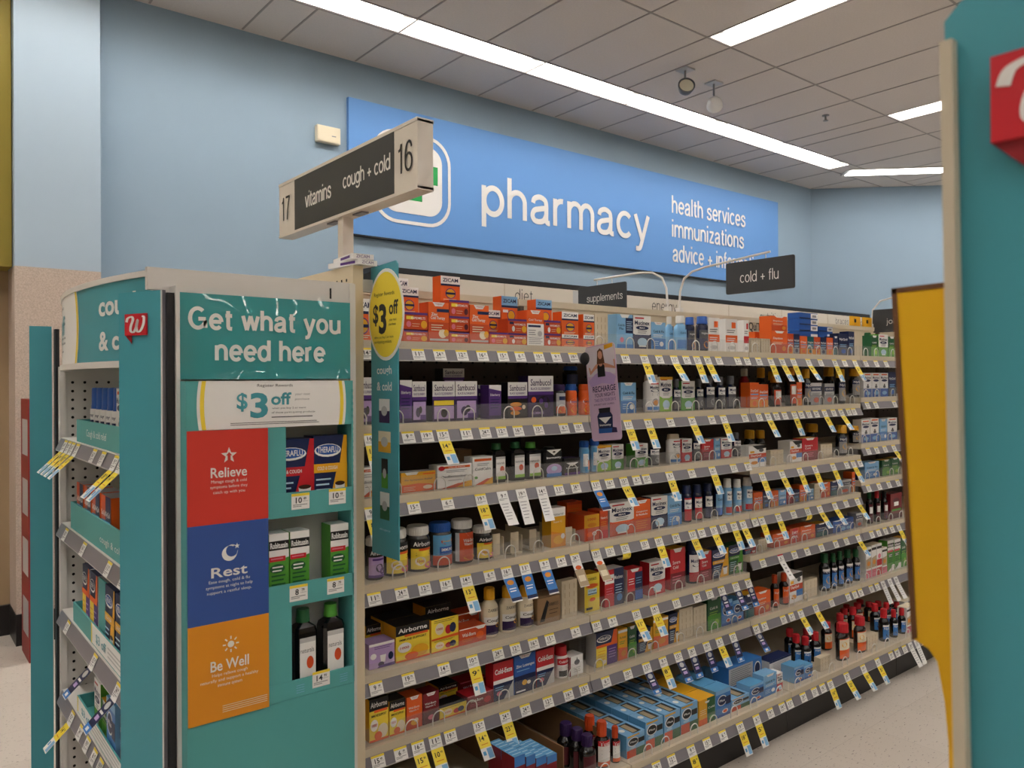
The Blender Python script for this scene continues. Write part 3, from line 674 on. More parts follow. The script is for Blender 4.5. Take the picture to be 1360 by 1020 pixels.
TAGS = [
 (0,'f0:1.013 f0:1.173 f0:1.244 f0:1.322 f0:1.396 f0:1.474 f0:1.542 f0:1.619 f0:1.693 f0:1.769 f1:2.017 y1:2.115 f1:2.196 y1:2.280 f1:2.350 y1:2.413 y1:2.477 f1:2.548 f1:2.671 f1:2.736 f2:2.817 y2:2.904 y2:2.989 y2:3.076 y2:3.197 f2:3.297 y2:3.422 f2:3.510 y2:3.608 f3:3.710 f3:3.815 f3:3.916'),
 (1,'y0:1.022 f0:1.139 f0:1.200 y0:1.254 f0:1.336 f0:1.405 f0:1.468 f0:1.533 f0:1.616 f0:1.725 f0:1.790 y1:2.029 y1:2.135 f1:2.255 y1:2.381 f1:2.501 y1:2.577 f1:2.717 f2:2.817 y2:2.882 f2:2.943 f2:3.006 y2:3.082 f2:3.136 f2:3.197 f2:3.259 y2:3.330 f2:3.409 y2:3.476 f2:3.545 f2:3.594 f3:3.725 f3:3.808 f3:4.004'),
 (2,'y0:1.024 f0:1.156 f0:1.269 y0:1.388 w0:1.471 w0:1.545 w0:1.628 f0:1.702 f0:1.776 b1:1.869 f1:1.935 y1:2.006 f1:2.071 f1:2.123 y1:2.250 f1:2.377 y1:2.505 f1:2.641 f1:2.736 y2:2.839 y2:2.983 y2:3.124 y2:3.247 y2:3.402 f2:3.524 y2:3.587 f2:3.650 f3:3.732 f3:3.815 f3:3.901 y3:3.996'),
 (3,'f0:1.031 f0:1.115 f0:1.190 f0:1.262 y0:1.333 f0:1.419 b0:1.485 b0:1.557 b0:1.638 f0:1.709 o0:1.772 o1:1.869 f1:1.935 c1:2.010 f1:2.111 y1:2.188 f1:2.284 y1:2.381 f1:2.435 y1:2.510 f1:2.572 y1:2.641 y1:2.702 f2:2.784 y2:2.833 y2:2.955 f2:3.070 c2:3.184 y2:3.285 y2:3.415 f2:3.517 y2:3.623 f3:3.732 f3:3.838 f3:3.940 f3:4.037'),
 (4,'f0:1.035 f0:1.136 f0:1.254 y0:1.355 f0:1.450 f0:1.518 f0:1.591 f0:1.660 f0:1.772 f1:1.869 f1:1.946 y1:2.067 y1:2.163 f1:2.284 f1:2.404 f1:2.482 n1:2.558 n1:2.651 n1:2.736 f2:2.839 r2:2.972 f2:3.076 f2:3.178 f2:3.297 f2:3.422 f2:3.517 y2:3.630 f3:3.762 f3:3.831 f3:3.901 f3:3.972 y3:4.045'),
 (5,'f0:1.040 f0:1.110 y0:1.166 y0:1.223 f0:1.275 y0:1.377 y0:1.477 f0:1.557 f0:1.651 f0:1.739 f0:1.810 f1:1.913 f1:2.021 n1:2.119 y1:2.208 n1:2.293 n1:2.372 n1:2.463 y1:2.543 n1:2.631 n2:2.790 f2:2.849 f2:2.989 f2:3.052 y2:3.124 y2:3.247 f2:3.382 f2:3.531 f2:3.594 f2:3.650 f3:3.755 f3:3.815 w3:3.877 w3:3.948 w3:4.013'),
 (6,'f1:1.957 f1:2.032 y1:2.134 f1:2.220 f1:2.310 y1:2.413 y1:2.515 f1:2.603 f1:2.684 f1:2.736 f2:2.832 f2:2.915 f2:2.978 y2:3.037 y2:3.170 y2:3.311 y2:3.439 f2:3.566 f2:3.624 f3:3.698 w3:3.760 w3:3.822 f3:3.886 w3:3.959'),
]
RAIL_Z = [[1.4735, 1.4735, 1.4735, 1.4735], [1.244, 1.244, 1.244, 1.271], [1.047, 1.047, 0.996, 1.048], [0.8155, 0.8155, 0.8155, 0.868], [0.5745, 0.5745, 0.6395, 0.6395], [0.3764, 0.3764, 0.3764, 0.3764], [0.143, 0.143, 0.143, 0.143]]
S0 = [.931, 1.8454, 2.7598, 3.6742, 4.5886, 5.503]
RAIL_Z = [z + [z[3]] for z in RAIL_Z]
YF, YB, YBASE = 1.874, 2.25, 1.69                 # shelf front, back panel, base deck front
TILT = R(24); RAILH = .034
SHELF = ['top shelf','second shelf','third shelf','fourth shelf','fifth shelf','sixth shelf','base shelf']
BAY = ['bay beside endcap','second bay','third bay','fourth bay']
BAYLAB = ['beige shelving bay next to the endcap, gummies and lozenges','second shelving bay from the endcap, stocked with blue cold medicine','third shelving bay, with orange and navy packs','fourth shelving bay, partly hidden by the yellow display','far shelving bay at the end of the run, behind the yellow display']
def wire_loop_mesh():
    b = MB(); pts = []
    for k in range(13):
        a = math.pi*k/12; pts.append((-.02*math.cos(a), 0, .018 + .02*math.sin(a)))
    b.tube([(-.02,0,0)] + pts + [(.02,0,0)], .0019, 'steel_wire', 6); return b.mesh('wire_loop')
LOOP = wire_loop_mesh()
def rail(parent, L):                              # tilted price channel hanging off a shelf lip
    b = MB(); s, c = math.sin(TILT), math.cos(TILT)
    p = [(0,0),( -RAILH*s, -RAILH*c),( -RAILH*s+.003*c, -RAILH*c-.003*s),(.003*c+.004,-.003*s)]
    vs = [(0,y,z) for y,z in p] + [(L,y,z) for y,z in p]
    b.add(vs, [(0,1,5,4),(1,2,6,5),(2,3,7,6),(3,0,4,7),(3,2,1,0),(4,5,6,7)], 'rail_grey')
    y, z = -RAILH*s, -RAILH*c
    b.box(0, y+.0005, z-.003, L, y+.004, z+.001, 'lgrey')
    return b.build('price_rail', parent)
for i in range(5):
    x0, x1 = S0[i]+.002, S0[i+1]-.002; L = x1-x0
    t = thing('shelving_bay', BAYLAB[i], 'shelving bay', (x0, 0, 0))
    b = MB(); b.box(0,YB,.14,L,YB+.02,1.45,'shelf_shaded')
    for zz in range(6):
        for xx in range(17): b.box(.04+xx*.051, YB-.0006, RAIL_Z[0][i]-.03-zz*.0508, .048+xx*.051, YB, RAIL_Z[0][i]-.022-zz*.0508, 'peg_hole')
    b.build('back_panel', t)
    b = MB(); b.box(0,YB,1.45,L,YB+.02,1.663,'shelf_beige'); b.box(0,YB-.006,1.663,L,YB+.03,1.687,'shelf_beige'); b.build('top_rail', t)
    if i == 2: b = MB(); b.text('QuiT', plane_y(YB), .60, 1.641, .10, .05, 'letter_black', .001, .02, 3); b.build('lettering', t)
    b = MB(); b.box(-.002,YB-.018,.0,.016,YB,1.66,'shelf_shaded'); b.build('upright', t)
    b = MB(); b.box(0,YBASE+.02,0,L,YBASE+.035,.14,'kick_black'); b.build('kick_plate', t)
    for k in range(7):
        z = RAIL_Z[k][i]; yf = YF if k < 6 else YBASE
        b = MB(); b.box(0, 0, -.004, L, YB-yf-.0185, .0215, 'shelf_beige'); sh = b.build('shelf' if k < 6 else 'base_deck', t, (0, yf, z))
        rail(sh, L)
        if not (i == 0 and k in (0, 4)):
            b = MB(); b.box(.004,.012,.0218,L-.004,.0135,.07,'clear_plastic'); b.build('fence', sh)
            for n in range(7):
                obj('wire_loop', LOOP, sh, (.075 + n*.125 + random.uniform(-.03,.03), .0085, .0218))
        else:
            b = MB(); b.box(.004,-.002,.004,L-.004,-.0005,.05,'clear_plastic'); b.build('fence', sh)
# end panel at the endcap side of the run
t = thing('gondola_end_panel', 'beige end panel and upright of the shelving run behind the endcap', 'end panel', (.88, 1.69, 0))
b = MB(); b.box(0,0,0,.027,1.16,1.60,M('panel_beige','#d4c5a8',rough=.45)); b.build('panel', t)
b = MB(); b.box(0,0,1.60,.027,1.16,1.662,'panel_beige')
for k in range(26): b.box(-.0006,.03+k*.0254,1.625,0,.036+k*.0254,1.632,'peg_hole')
b.build('pegboard_rail', t)

# ---------------------------------------------------------------- product designs
# decorations: r rectangle, o ellipse, p polygon, t lettering, l lines of small print
def r(u0,v0,u1,v1,c): return ('r',u0,v0,u1,v1,c)
def o(u,v,ru,rv,c): return ('o',u,v,ru,rv,c)
def p(c,*pts): return ('p',c,pts)
def tx(s,u,v,w,h,c,bold=.015): return ('t',s,u,v,w,h,c,bold)
def ln(u0,v0,u1,n,dv,c): return ('l',u0,v0,u1,n,dv,c)
TAB = p('white',(.2,1),(.8,1),(.68,.9),(.32,.9))
TABT = tx('Walgreens',.5,.955,.32,.05,'red',0)
def muc(c1, c2='navy', extra=()):
    return [r(0,.42,1,1,'white'),p(c1,(0,0),(1,0),(1,.45),(.75,.38),(.25,.38),(0,.45)),r(.1,.9,.6,.94,'red'),tx('Mucinex',.5,.78,.84,.13,'navy',.02),o(.5,.63,.36,.06,c2),tx('MAX',.5,.63,.3,.06,'white'),ln(.25,.54,.75,2,.05,'grey'),o(.5,.2,.28,.13,'pale'),r(.3,.06,.7,.1,'white')]+list(extra)
def ther(c1, c2):
    return [p('navy',(0,.62),(.78,.62),(.9,1),(0,1)),p(c1,(.78,.62),(1,.62),(1,1),(.9,1)),o(.42,.8,.4,.09,'white'),o(.42,.81,.36,.07,'blue'),tx('THERAFLU',.42,.81,.62,.08,'white',.02),r(0,.5,1,.62,c1),tx('COLD & COUGH',.4,.56,.6,.05,'white'),p(c1,(.42,0),(1,0),(1,.5),(.66,.5)),ln(.06,.42,.5,5,.07,'pale'),
            p('white',(.62,.34),(.92,.34),(.88,.08),(.68,.08)),o(.77,.34,.15,.03,'brown')]
def day(*pr):
    n = len(pr); d = []
    for k, (c, word) in enumerate(pr):
        a, z = k/n, (k+1)/n
        d += [r(a,0,z,1,c), r(a,0,z,.3,'grey' if c=='navy' else 'amber'), tx(word,(a+z)/2,.66,.84/n,.13,'white',.02), r(a+.08/n,.5,z-.08/n,.55,'sky'), o((a+z)/2,.16,.24/n,.1,c), ln(a+.1/n,.42,z-.15/n,2,.05,'pale')]
    return d
def airb(c, fruit):
    return [r(0,.72,1,1,'black'),tx('Airborne',.5,.86,.86,.13,'white',.02),r(.25,.67,.95,.73,'orange'),tx('IMMUNE SUPPORT',.5,.6,.8,.06,'ink'),o(.25,.38,.2,.14,'white'),tx('1000',.25,.38,.26,.07,'red'),o(.7,.22,.26,.17,fruit),o(.45,.12,.2,.1,'orange'),r(0,0,1,.05,c)]
def sambu(extra, base='dpurple'):
    return [r(0,.62,1,1,'white'),tx('Sambucol',.5,.84,.82,.16,'dpurple',.01),tx('BLACK ELDERBERRY',.5,.69,.8,.06,'purple',.01),r(0,.54,1,.62,'purple')]+extra
def tuss(c): return [r(.0,.05,1,.62,'white'),r(0,.5,1,.62,c),tx('Tussin',.5,.55,.8,.09,'white',.02),ln(.2,.42,.8,3,.08,'grey'),r(0,.05,1,.15,'orange' if c=='red' else c)]
def nyq(l1, word='NyQuil', c='navy'): return [r(0,.08,1,.6,l1),r(0,.46,1,.6,c),tx(word,.5,.53,.84,.09,'white',.02),o(.5,.3,.26,.1,'gold'),ln(.2,.18,.8,2,.06,'white')]
GREY2 = 'lgrey'
# key: (shape, object name, description, depth, base colour, decorations, options)
D = {
 'swabA':('box','swab_box','orange and white nasal swab box',.045,'orange',[r(0,.7,1,1,'white'),tx('ZICAM',.5,.85,.8,.14,'navy',.02),r(0,.63,1,.7,'navy'),o(.5,.34,.27,.2,'purple'),o(.5,.34,.23,.17,'gold'),r(.25,.3,.75,.38,'navy'),ln(.12,.12,.8,2,.05,'cream')],{'top':'white'}),
 'swabB':('box','swab_box','orange nasal swab box with pale blue header',.045,'orange',[r(0,.66,1,1,'lblue'),tx('ZICAM',.5,.83,.8,.14,'navy',.02),r(0,.58,1,.66,'navy'),o(.6,.3,.25,.2,'purple'),o(.6,.3,.21,.17,'gold'),r(.08,.4,.4,.5,'white')],{'top':'lblue'}),
 'flatO':('box','lozenge_box','flat orange lozenge box with yellow flash',.05,'dorange',[r(0,.86,1,1,'purple'),r(.1,.58,.4,.78,'yellow'),tx('RAPIDMELTS',.6,.67,.6,.14,'white'),o(.2,.3,.1,.18,'pink'),o(.84,.3,.13,.24,'gold'),ln(.34,.34,.66,2,.14,'cream')],{}),
 'flatR':('box','lozenge_box','flat red-orange lozenge box with cherry print',.05,'dorange',[r(0,.86,1,1,'purple'),r(.1,.58,.4,.78,'yellow'),tx('RAPIDMELTS',.62,.67,.6,.14,'white'),o(.2,.3,.1,.18,'pink'),o(.84,.3,.1,.2,'maroon'),ln(.34,.34,.66,2,.14,'cream')],{}),
 'flatP':('box','lozenge_box','flat orange lozenge box with white tablet print',.05,'dorange',[r(0,.86,1,1,'purple'),r(.08,.62,.3,.8,'navy'),tx('RAPIDMELTS',.64,.62,.6,.14,'white'),o(.28,.3,.08,.2,'white'),o(.86,.3,.13,.24,'gold'),ln(.42,.34,.7,2,.14,'cream')],{}),
 'zincT':('box','lozenge_box','tall orange zinc box with white tab',.05,'dorange',[r(0,.5,1,1,'orange'),TAB,TABT,r(.4,.76,1,.84,'navy'),tx('Zinc',.28,.7,.3,.08,'white',.02),tx('Cold Therapy',.45,.6,.7,.1,'white',.02),ln(.12,.44,.7,3,.06,'cream'),o(.68,.22,.2,.11,'cream'),o(.85,.24,.12,.09,'gold'),r(.05,.04,.95,.09,'lgrey')],{}),
 'factZ':('box','lozenge_box','orange zinc box with white facts panel',.05,'orange',[TAB,TABT,tx('Cold Therapy',.5,.72,.8,.08,'white',.02),r(0,0,1,.62,'white'),r(.06,.52,.8,.58,'navy'),o(.75,.34,.14,.08,'lgrey'),ln(.08,.44,.5,3,.06,'grey'),ln(.08,.22,.9,4,.05,'grey')],{}),
 'sideG':('box','carton','plain grey carton turned sideways',.05,'lgrey',[ln(.15,.9,.85,14,.06,'grey')],{}),
 'push':('push','shelf_pusher','beige slotted plastic shelf pusher',.05,'beige',[],{}),
 'paddle':('paddle','shelf_pusher','beige upright pusher paddle with clear divider',.05,'beige',[],{}),
 'coldL':('box','cold_medicine_box','pale blue and navy cold medicine box',.05,'lblue',[TAB,r(.55,.45,1,.9,'navy'),tx('Cold &',.28,.68,.4,.07,'navy'),tx('Flu',.28,.58,.25,.07,'navy'),ln(.6,.8,.95,5,.06,'pale'),r(0,0,1,.12,'mblue'),o(.3,.25,.12,.08,'pink')],{'top':'lblue'}),
 'coldB':('box','cold_medicine_box','light blue cold and flu box',.05,'lblue',[TAB,TABT,r(0,.0,1,.4,'mblue'),tx('Cold & Flu',.5,.66,.75,.09,'navy'),ln(.12,.54,.8,2,.06,'white'),o(.7,.2,.14,.09,'white'),ln(.1,.3,.5,3,.07,'pale')],{'top':'lblue'}),
 'coldC':('bottle','medicine_bottle','pale blue bottle with white cap',.045,'lblue',[r(0,.05,1,.72,'lblue'),r(.55,.6,1,.72,'navy'),tx('Cold &',.4,.5,.4,.06,'navy'),r(0,.05,1,.3,'mblue')],{'cap':'cap_white','cut':.78}),
 'mucN':('box','cold_medicine_box','white and navy severe congestion box',.05,'navy',muc('navy'),{'top':'white'}),
 'mucO':('box','cold_medicine_box','white and orange severe congestion box',.05,'orange',muc('dorange'),{'top':'white','side':'lgrey'}),
 'mucR':('box','cold_medicine_box','white and red severe cold box',.045,'red',muc('red'),{'top':'white'}),
 'mucG':('box','cold_medicine_box','white and green cough box',.045,'green',muc('green'),{'top':'white'}),
 'mucY':('box','cold_medicine_box','white box with yellow header',.045,'white',muc('lime')+[r(0,.92,1,1,'gold')],{'top':'gold'}),
 'mucW':('bottle','medicine_bottle','white oval bottle with navy lettering',.045,'white',[r(0,.05,1,.85,'white'),r(.25,.74,.75,.78,'red'),tx('Mucinex',.5,.66,.6,.08,'navy',.02),o(.5,.57,.27,.04,'navy'),ln(.3,.5,.7,2,.04,'grey'),o(.5,.26,.2,.1,'grey'),o(.5,.25,.14,.07,'amber'),r(.05,.05,.95,.14,'mblue')],{'cap':'beige','cut':.84,'wide':1}),
 'mucK':('bottle','syrup_bottle','dark bottle with pale label and grey cap',.04,'bottle_navy',[r(0,.06,1,.62,'dgrey'),r(0,.44,1,.66,'white'),tx('Mucinex',.5,.57,.8,.08,'navy',.02),o(.5,.49,.3,.03,'navy'),o(.5,.22,.2,.1,'grey')],{'cap':'dgrey','cut':.74}),
 'mucD':('box','cold_medicine_box','box split into red and navy halves',.05,'red',[r(.48,0,1,1,'navy'),r(0,.62,.48,.86,'white'),tx('Mucinex',.72,.76,.46,.1,'white',.02),r(.06,.7,.42,.76,'red'),o(.76,.2,.15,.1,'mblue'),ln(.54,.56,.9,4,.07,'pale'),ln(.06,.5,.4,3,.07,'pink')],{'top':'white'}),
 'navyB':('bottle','syrup_bottle','navy bottle with blue cap',.045,'bottle_navy',[r(0,.05,1,.62,'navy'),r(0,.36,1,.6,'dgrey'),tx('Nighttime',.5,.5,.7,.07,'white'),o(.5,.18,.22,.1,'amber')],{'cap':'blue','cut':.78,'wide':1}),
 'nasO':('box','nasal_spray_box','white nasal spray box with orange band',.04,'white',[r(0,.28,1,.5,'orange'),r(.5,.72,.85,.9,'orange'),ln(.1,.66,.8,2,.06,'dgrey'),ln(.1,.42,.8,2,.06,'white'),o(.5,.12,.35,.06,'lgrey')],{}),
 'nasG':('box','nasal_spray_box','white nasal spray box with grey band',.04,'white',[r(0,.28,1,.5,'grey'),r(.5,.72,.85,.9,'dgrey'),ln(.1,.66,.8,2,.06,'dgrey')],{}),
 'nasR':('box','nasal_spray_box','white nasal spray box with red band',.04,'white',[r(0,.28,1,.5,'red'),r(.5,.72,.85,.9,'red'),ln(.1,.66,.8,2,.06,'dgrey'),o(.5,.12,.35,.06,'lgrey')],{}),
 'dayO':('box','cold_medicine_box','orange daytime capsule box',.045,'orange',day(('orange','DayQuil')),{}),
 'dayR':('box','cold_medicine_box','red-orange box with upright white lettering',.05,'dorange',[r(0,0,1,1,'dorange'),r(.3,.05,.72,.95,'red'),tx('DAY',.5,.7,.6,.2,'white',.02),tx('QUIL',.5,.4,.6,.2,'white',.02)],{}),
 'dayS':('box','cold_medicine_box','wide orange daytime capsule box',.06,'orange',[TAB,r(0,0,1,.42,'dorange'),tx('Daytime',.4,.66,.6,.12,'white',.02),ln(.1,.5,.7,2,.07,'cream'),o(.78,.22,.12,.12,'amber')],{}),
 'dayN':('box','cold_medicine_box','orange and navy day-and-night twin box',.05,'orange',day(('dorange','DayQuil'),('navy','NyQuil')),{'top':'grey'}),
 'dayT':('box','cold_medicine_box','orange and teal twin capsule box',.05,'orange',day(('orange','Day'),('dteal','Night')),{'top':'grey'}),
 'nyqT':('box','cold_medicine_box','navy and teal capsule box',.045,'navy',[r(0,0,1,.34,'dteal'),TAB,tx('Nighttime',.5,.62,.8,.09,'white'),ln(.1,.5,.8,2,.06,'lblue')],{'top':'gold'}),
 'nyqB':('box','cold_medicine_box','navy nighttime capsule box',.045,'navy',[r(0,.55,1,.85,'navy'),tx('NyQuil',.5,.72,.84,.13,'white',.02),r(0,0,1,.34,'dgrey'),o(.5,.18,.25,.1,'blue'),ln(.12,.5,.8,3,.05,'lblue')],{}),
 'nyqF':('box','cold_medicine_box','wide blue nighttime capsule box',.06,'blue',[r(0,0,.2,1,'navy'),TAB,tx('Nighttime',.6,.6,.6,.12,'white',.02),o(.6,.22,.09,.14,'lblue'),o(.8,.22,.09,.14,'lblue'),ln(.3,.46,.8,2,.07,'pale')],{}),
 'flatN':('box','cold_medicine_box','flat navy box with white end label',.06,'blue',[r(0,0,1,1,'blue'),r(.62,.1,1,.9,'white'),r(.7,.3,.92,.7,'grey'),r(0,0,.6,.2,'navy')],{'top':'navy'}),
 'nyqS':('box','cold_medicine_box','silver and navy severe cold box',.045,'grey',[r(0,.45,1,1,'lgrey'),r(0,.62,1,.84,'navy'),tx('SEVERE',.5,.73,.8,.1,'white',.02),o(.5,.22,.25,.12,'dorange'),ln(.1,.52,.8,2,.05,'dgrey')],{}),
 'jarG':('jar','vitamin_jar','dark green jar with green cap',.07,'bottle_green',[r(0,.1,1,.6,'dgreen')],{'cap':'dgreen'}),
 'grnB':('box','cold_medicine_box','green cold medicine box',.045,'dgreen',[TAB,r(0,0,1,.45,'green'),tx('Cold &',.45,.66,.6,.08,'white'),ln(.12,.54,.75,2,.06,'lime'),o(.66,.2,.18,.1,'lime')],{'top':'gold'}),
 'grnR':('box','cough_box','bright green and white cough box',.045,'green',[r(0,.62,1,1,'white'),r(0,.77,1,.9,'black'),tx('Robitussin',.5,.835,.88,.085,'white',.03),p('green',(0,.6),(1,.66),(1,.58),(0,.55)),r(0,.61,.82,.68,'red'),ln(.08,.66,.7,1,.05,'pink'),o(.4,.51,.38,.065,'dgreen'),ln(.15,.54,.68,2,.05,'white'),ln(.1,.42,.8,3,.06,'dgreen'),p('white',(0,0),(1,0),(1,.2),(.5,.1)),o(.75,.12,.2,.08,'white')],{'top':'white'}),
 'elderW':('box','elderberry_box','white and purple elderberry box',.045,'dpurple',sambu([r(.06,.06,.94,.5,'lilac'),o(.4,.24,.16,.12,'dpurple'),o(.56,.3,.12,.09,'black'),r(.55,.06,.94,.18,'purple')]),{'top':'white','side':'black'}),
 'elderY':('box','elderberry_box','white and purple elderberry box with yellow band',.045,'dpurple',sambu([r(.06,.4,.94,.52,'yellow'),r(.06,.06,.94,.38,'lilac'),o(.5,.2,.14,.11,'black')]),{'top':'white','side':'black'}),
 'elderG':('box','elderberry_box','elderberry box with orange gummy pictures',.045,'black',sambu([o(.4,.38,.3,.06,'amber'),o(.4,.26,.3,.06,'orange'),o(.36,.14,.24,.06,'amber'),o(.8,.3,.09,.06,'cream')]),{'top':'white'}),
 'elderB':('box','elderberry_box','large elderberry box with berry cluster picture',.05,'dpurple',sambu([o(.6,.34,.26,.17,'black'),o(.5,.38,.08,.07,'purple'),o(.66,.42,.08,.07,'dpurple'),o(.7,.28,.08,.07,'purple'),o(.2,.42,.1,.07,'orange'),tx('GUMMIES',.35,.1,.5,.06,'lilac')]),{'top':'white'}),
 'elderP':('box','elderberry_box','plain purple elderberry box with white corner',.045,'purple',[p('white',(0,.9),(1,.82),(1,1),(0,1)),tx('Elderberry',.5,.7,.8,.09,'white'),ln(.1,.58,.85,4,.08,'navy'),r(0,0,1,.1,'dpurple')],{'top':'white'}),
 'jarV':('jar','vitamin_jar','gummy jar with purple cap and grey label',.06,'bottle_smoke',[r(0,.08,1,.72,'lgrey'),r(0,.08,1,.3,'orange'),r(.2,.5,.8,.62,'navy'),o(.5,.18,.3,.08,'gold')],{'cap':'dpurple'}),
 'jarB':('jar','vitamin_jar','orange gummy jar with blue cap',.06,'orange',[r(0,.08,1,.72,'orange'),o(.5,.44,.4,.1,'white'),tx('vitafusion',.5,.44,.6,.07,'blue'),o(.5,.18,.34,.1,'gold')],{'cap':'blue'}),
 'jarO':('jar','vitamin_jar','orange gummy jar with orange cap',.06,'orange',[r(0,.08,1,.72,'orange'),o(.5,.44,.4,.1,'white'),tx('vitafusion',.5,.44,.6,.07,'navy'),o(.5,.18,.34,.1,'gold')],{'cap':'orange'}),
 'jarL':('jar','vitamin_jar','dark jar with deep blue cap',.06,'bottle_dark',[r(0,.1,1,.6,'navy')],{'cap':'blue'}),
 'redB':('bottle','syrup_bottle','red syrup bottle with white cap',.045,'bottle_red',[r(0,.06,1,.5,'red'),tx('DayQuil',.5,.4,.8,.08,'white')],{'cap':'cap_white','cut':.8}),
 'ambB':('bottle','syrup_bottle','amber syrup bottle with orange cap',.045,'bottle_amber',[r(.1,.06,.9,.56,'dorange'),r(.2,.3,.8,.52,'white'),ln(.3,.44,.7,3,.05,'grey')],{'cap':'amber','cut':.8}),
 'yelC':('bottle','syrup_bottle','dark syrup bottle with yellow cap',.045,'bottle_dark',[r(.05,.08,.95,.5,'navy')],{'cap':'gold','cut':.74,'neck':.62}),
 'nyqK':('bottle','syrup_bottle','navy syrup bottle with yellow cap',.045,'bottle_dark',nyq('grey'),{'cap':'gold','cut':.74,'neck':.62}),
 'nyqG':('bottle','syrup_bottle','dark syrup bottle with green cap, blue label',.045,'bottle_dark',nyq('mblue')+[r(0,.54,1,.6,'white')],{'cap':'dgreen','cut':.76}),
 'boyW':('box','childrens_medicine_box','white and blue box with small figure',.045,'white',[r(0,0,1,.34,'blue'),r(.15,.9,.85,.95,'orange'),tx('Mucinex',.5,.8,.84,.1,'navy',.02),o(.5,.68,.36,.05,'navy'),o(.5,.42,.16,.06,'dgrey'),o(.5,.5,.08,.04,'brown'),o(.5,.16,.3,.08,'lblue')],{'top':'white'}),
 'oscil':('box','homeopathic_box','white flu box with orange top band',.045,'white',[r(.18,.84,.95,.93,'orange'),tx('VALUE PACK',.56,.885,.5,.05,'white'),o(.12,.86,.09,.1,'red'),ln(.25,.76,.85,2,.07,'grey'),tx('Oscillococcinum',.5,.5,.8,.1,'dgrey'),p('gold',(.4,0),(1,0),(1,.26),(.7,.2)),p('dorange',(.1,0),(.5,0),(.85,.18),(.6,.18)),ln(.3,.34,.7,1,.06,'grey')],{'top':'lgrey','side':'lgrey'}),
 'reliY':('box','homeopathic_box','yellow and orange flu relief box',.045,'gold',[p('orange',(0,0),(1,0),(1,.3),(.5,.42),(0,.36)),p('white',(.1,1),(.5,1),(.44,.86),(.16,.86)),r(.62,.84,.98,.9,'orange'),tx('Flu Symptom Relief',.5,.6,.8,.11,'dgrey'),o(.76,.2,.14,.1,'cream'),ln(.06,.26,.4,3,.08,'cream')],{'top':'lgrey'}),
 'calmW':('box','homeopathic_box','narrow white box with orange swoosh',.045,'white',[r(.08,.84,.94,.93,'orange'),tx('ColdCalm',.5,.56,.8,.1,'dgrey'),p('gold',(.4,0),(1,0),(1,.24),(.75,.16)),p('dorange',(.1,.0),(.5,0),(.9,.2),(.7,.2)),o(.15,.26,.09,.05,'green'),ln(.2,.76,.8,2,.06,'grey')],{}),
 'kraft':('box','carton','plain brown cardboard carton',.06,'kraft',[r(.45,.3,.55,.7,'brown')],{}),
 'natK':('flat','syrup_bottle','black flat bottle with green cap, white label',.045,'bottle_dark',[r(.16,.08,.88,.66,'white'),r(.16,.6,.88,.66,'lgrey'),tx('naturals',.5,.5,.6,.06,'dgrey',0),o(.62,.34,.16,.08,'dorange'),r(.16,.08,.88,.16,'lime')],{'cap':'dgreen','cut':.84}),
 'natG':('flat','syrup_bottle','black flat bottle with bright green cap',.045,'bottle_dark',[r(.14,.08,.9,.68,'white'),r(.14,.62,.9,.68,'lgrey'),tx('naturals',.5,.5,.6,.06,'dgrey',0),o(.62,.36,.16,.08,'dorange'),r(.14,.08,.9,.16,'lime')],{'cap':'green','cut':.84}),
 'immB':('flat','vitamin_bottle','black bottle with white chevron and lilac label',.05,'black',[p('white',(.1,.92),(.9,.92),(.5,.72)),o(.5,.84,.08,.03,'black'),tx('Immunity',.5,.64,.8,.09,'white',.03),o(.5,.24,.42,.2,'lilac'),r(.1,0,.9,.12,'mblue'),o(.5,.28,.16,.08,'pale')],{'cap':'black','cut':.93}),
 'immS':('box','vitamin_box','black vitamin box with white chevron',.045,'black',[p('white',(.1,.72),(.9,.72),(.5,.5)),tx('Immunity',.5,.4,.8,.12,'white',.03),r(0,0,1,.14,'purple')],{'top':'dpurple'}),
 'vitB':('jar','vitamin_jar','tall vitamin jar with blue cap',.06,'lblue',[r(0,.06,1,.74,'sky'),r(.1,.2,.6,.6,'white'),r(.55,.1,1,.4,'orange'),ln(.16,.52,.54,4,.08,'grey')],{'cap':'blue'}),
 'redX':('box','cold_medicine_box','red cold medicine box',.045,'red',[TAB,r(0,0,1,.4,'dred'),tx('Severe',.4,.66,.5,.09,'white'),tx('Cold',.34,.54,.36,.08,'white'),ln(.12,.32,.7,3,.07,'pink')],{'top':'gold'}),
 'redN':('box','cold_medicine_box','red and navy two-panel box',.045,'red',[TAB,r(.5,0,1,.88,'navy'),ln(.08,.7,.44,3,.08,'white'),ln(.56,.7,.92,3,.08,'lblue'),r(0,0,1,.3,'maroon'),r(.5,0,1,.3,'blue')],{'side':'lgrey'}),
 'duoP':('box','twin_pack_box','white and orange twin syrup pack',.06,'white',[p('black',(.2,1),(1,1),(1,.86),(.5,.8)),o(.72,.76,.14,.08,'dgrey'),r(0,.4,1,.62,'dorange'),tx('DayQuil',.4,.52,.6,.12,'white',.02),r(.5,.2,1,.42,'mblue'),r(.06,.66,.3,.76,'gold'),o(.3,.2,.2,.08,'amber')],{}),
 'airP':('jar','gummy_jar','gummy jar with purple elderberry label',.07,'bottle_smoke',[r(0,.06,1,.7,'lilac'),r(0,.54,1,.74,'black'),tx('Airborne',.5,.64,.8,.1,'white',.02),o(.55,.28,.2,.1,'dpurple'),o(.7,.2,.16,.08,'purple'),r(.2,.46,.8,.51,'purple'),r(0,.06,1,.12,'purple')],{'cap':'cap_white'}),
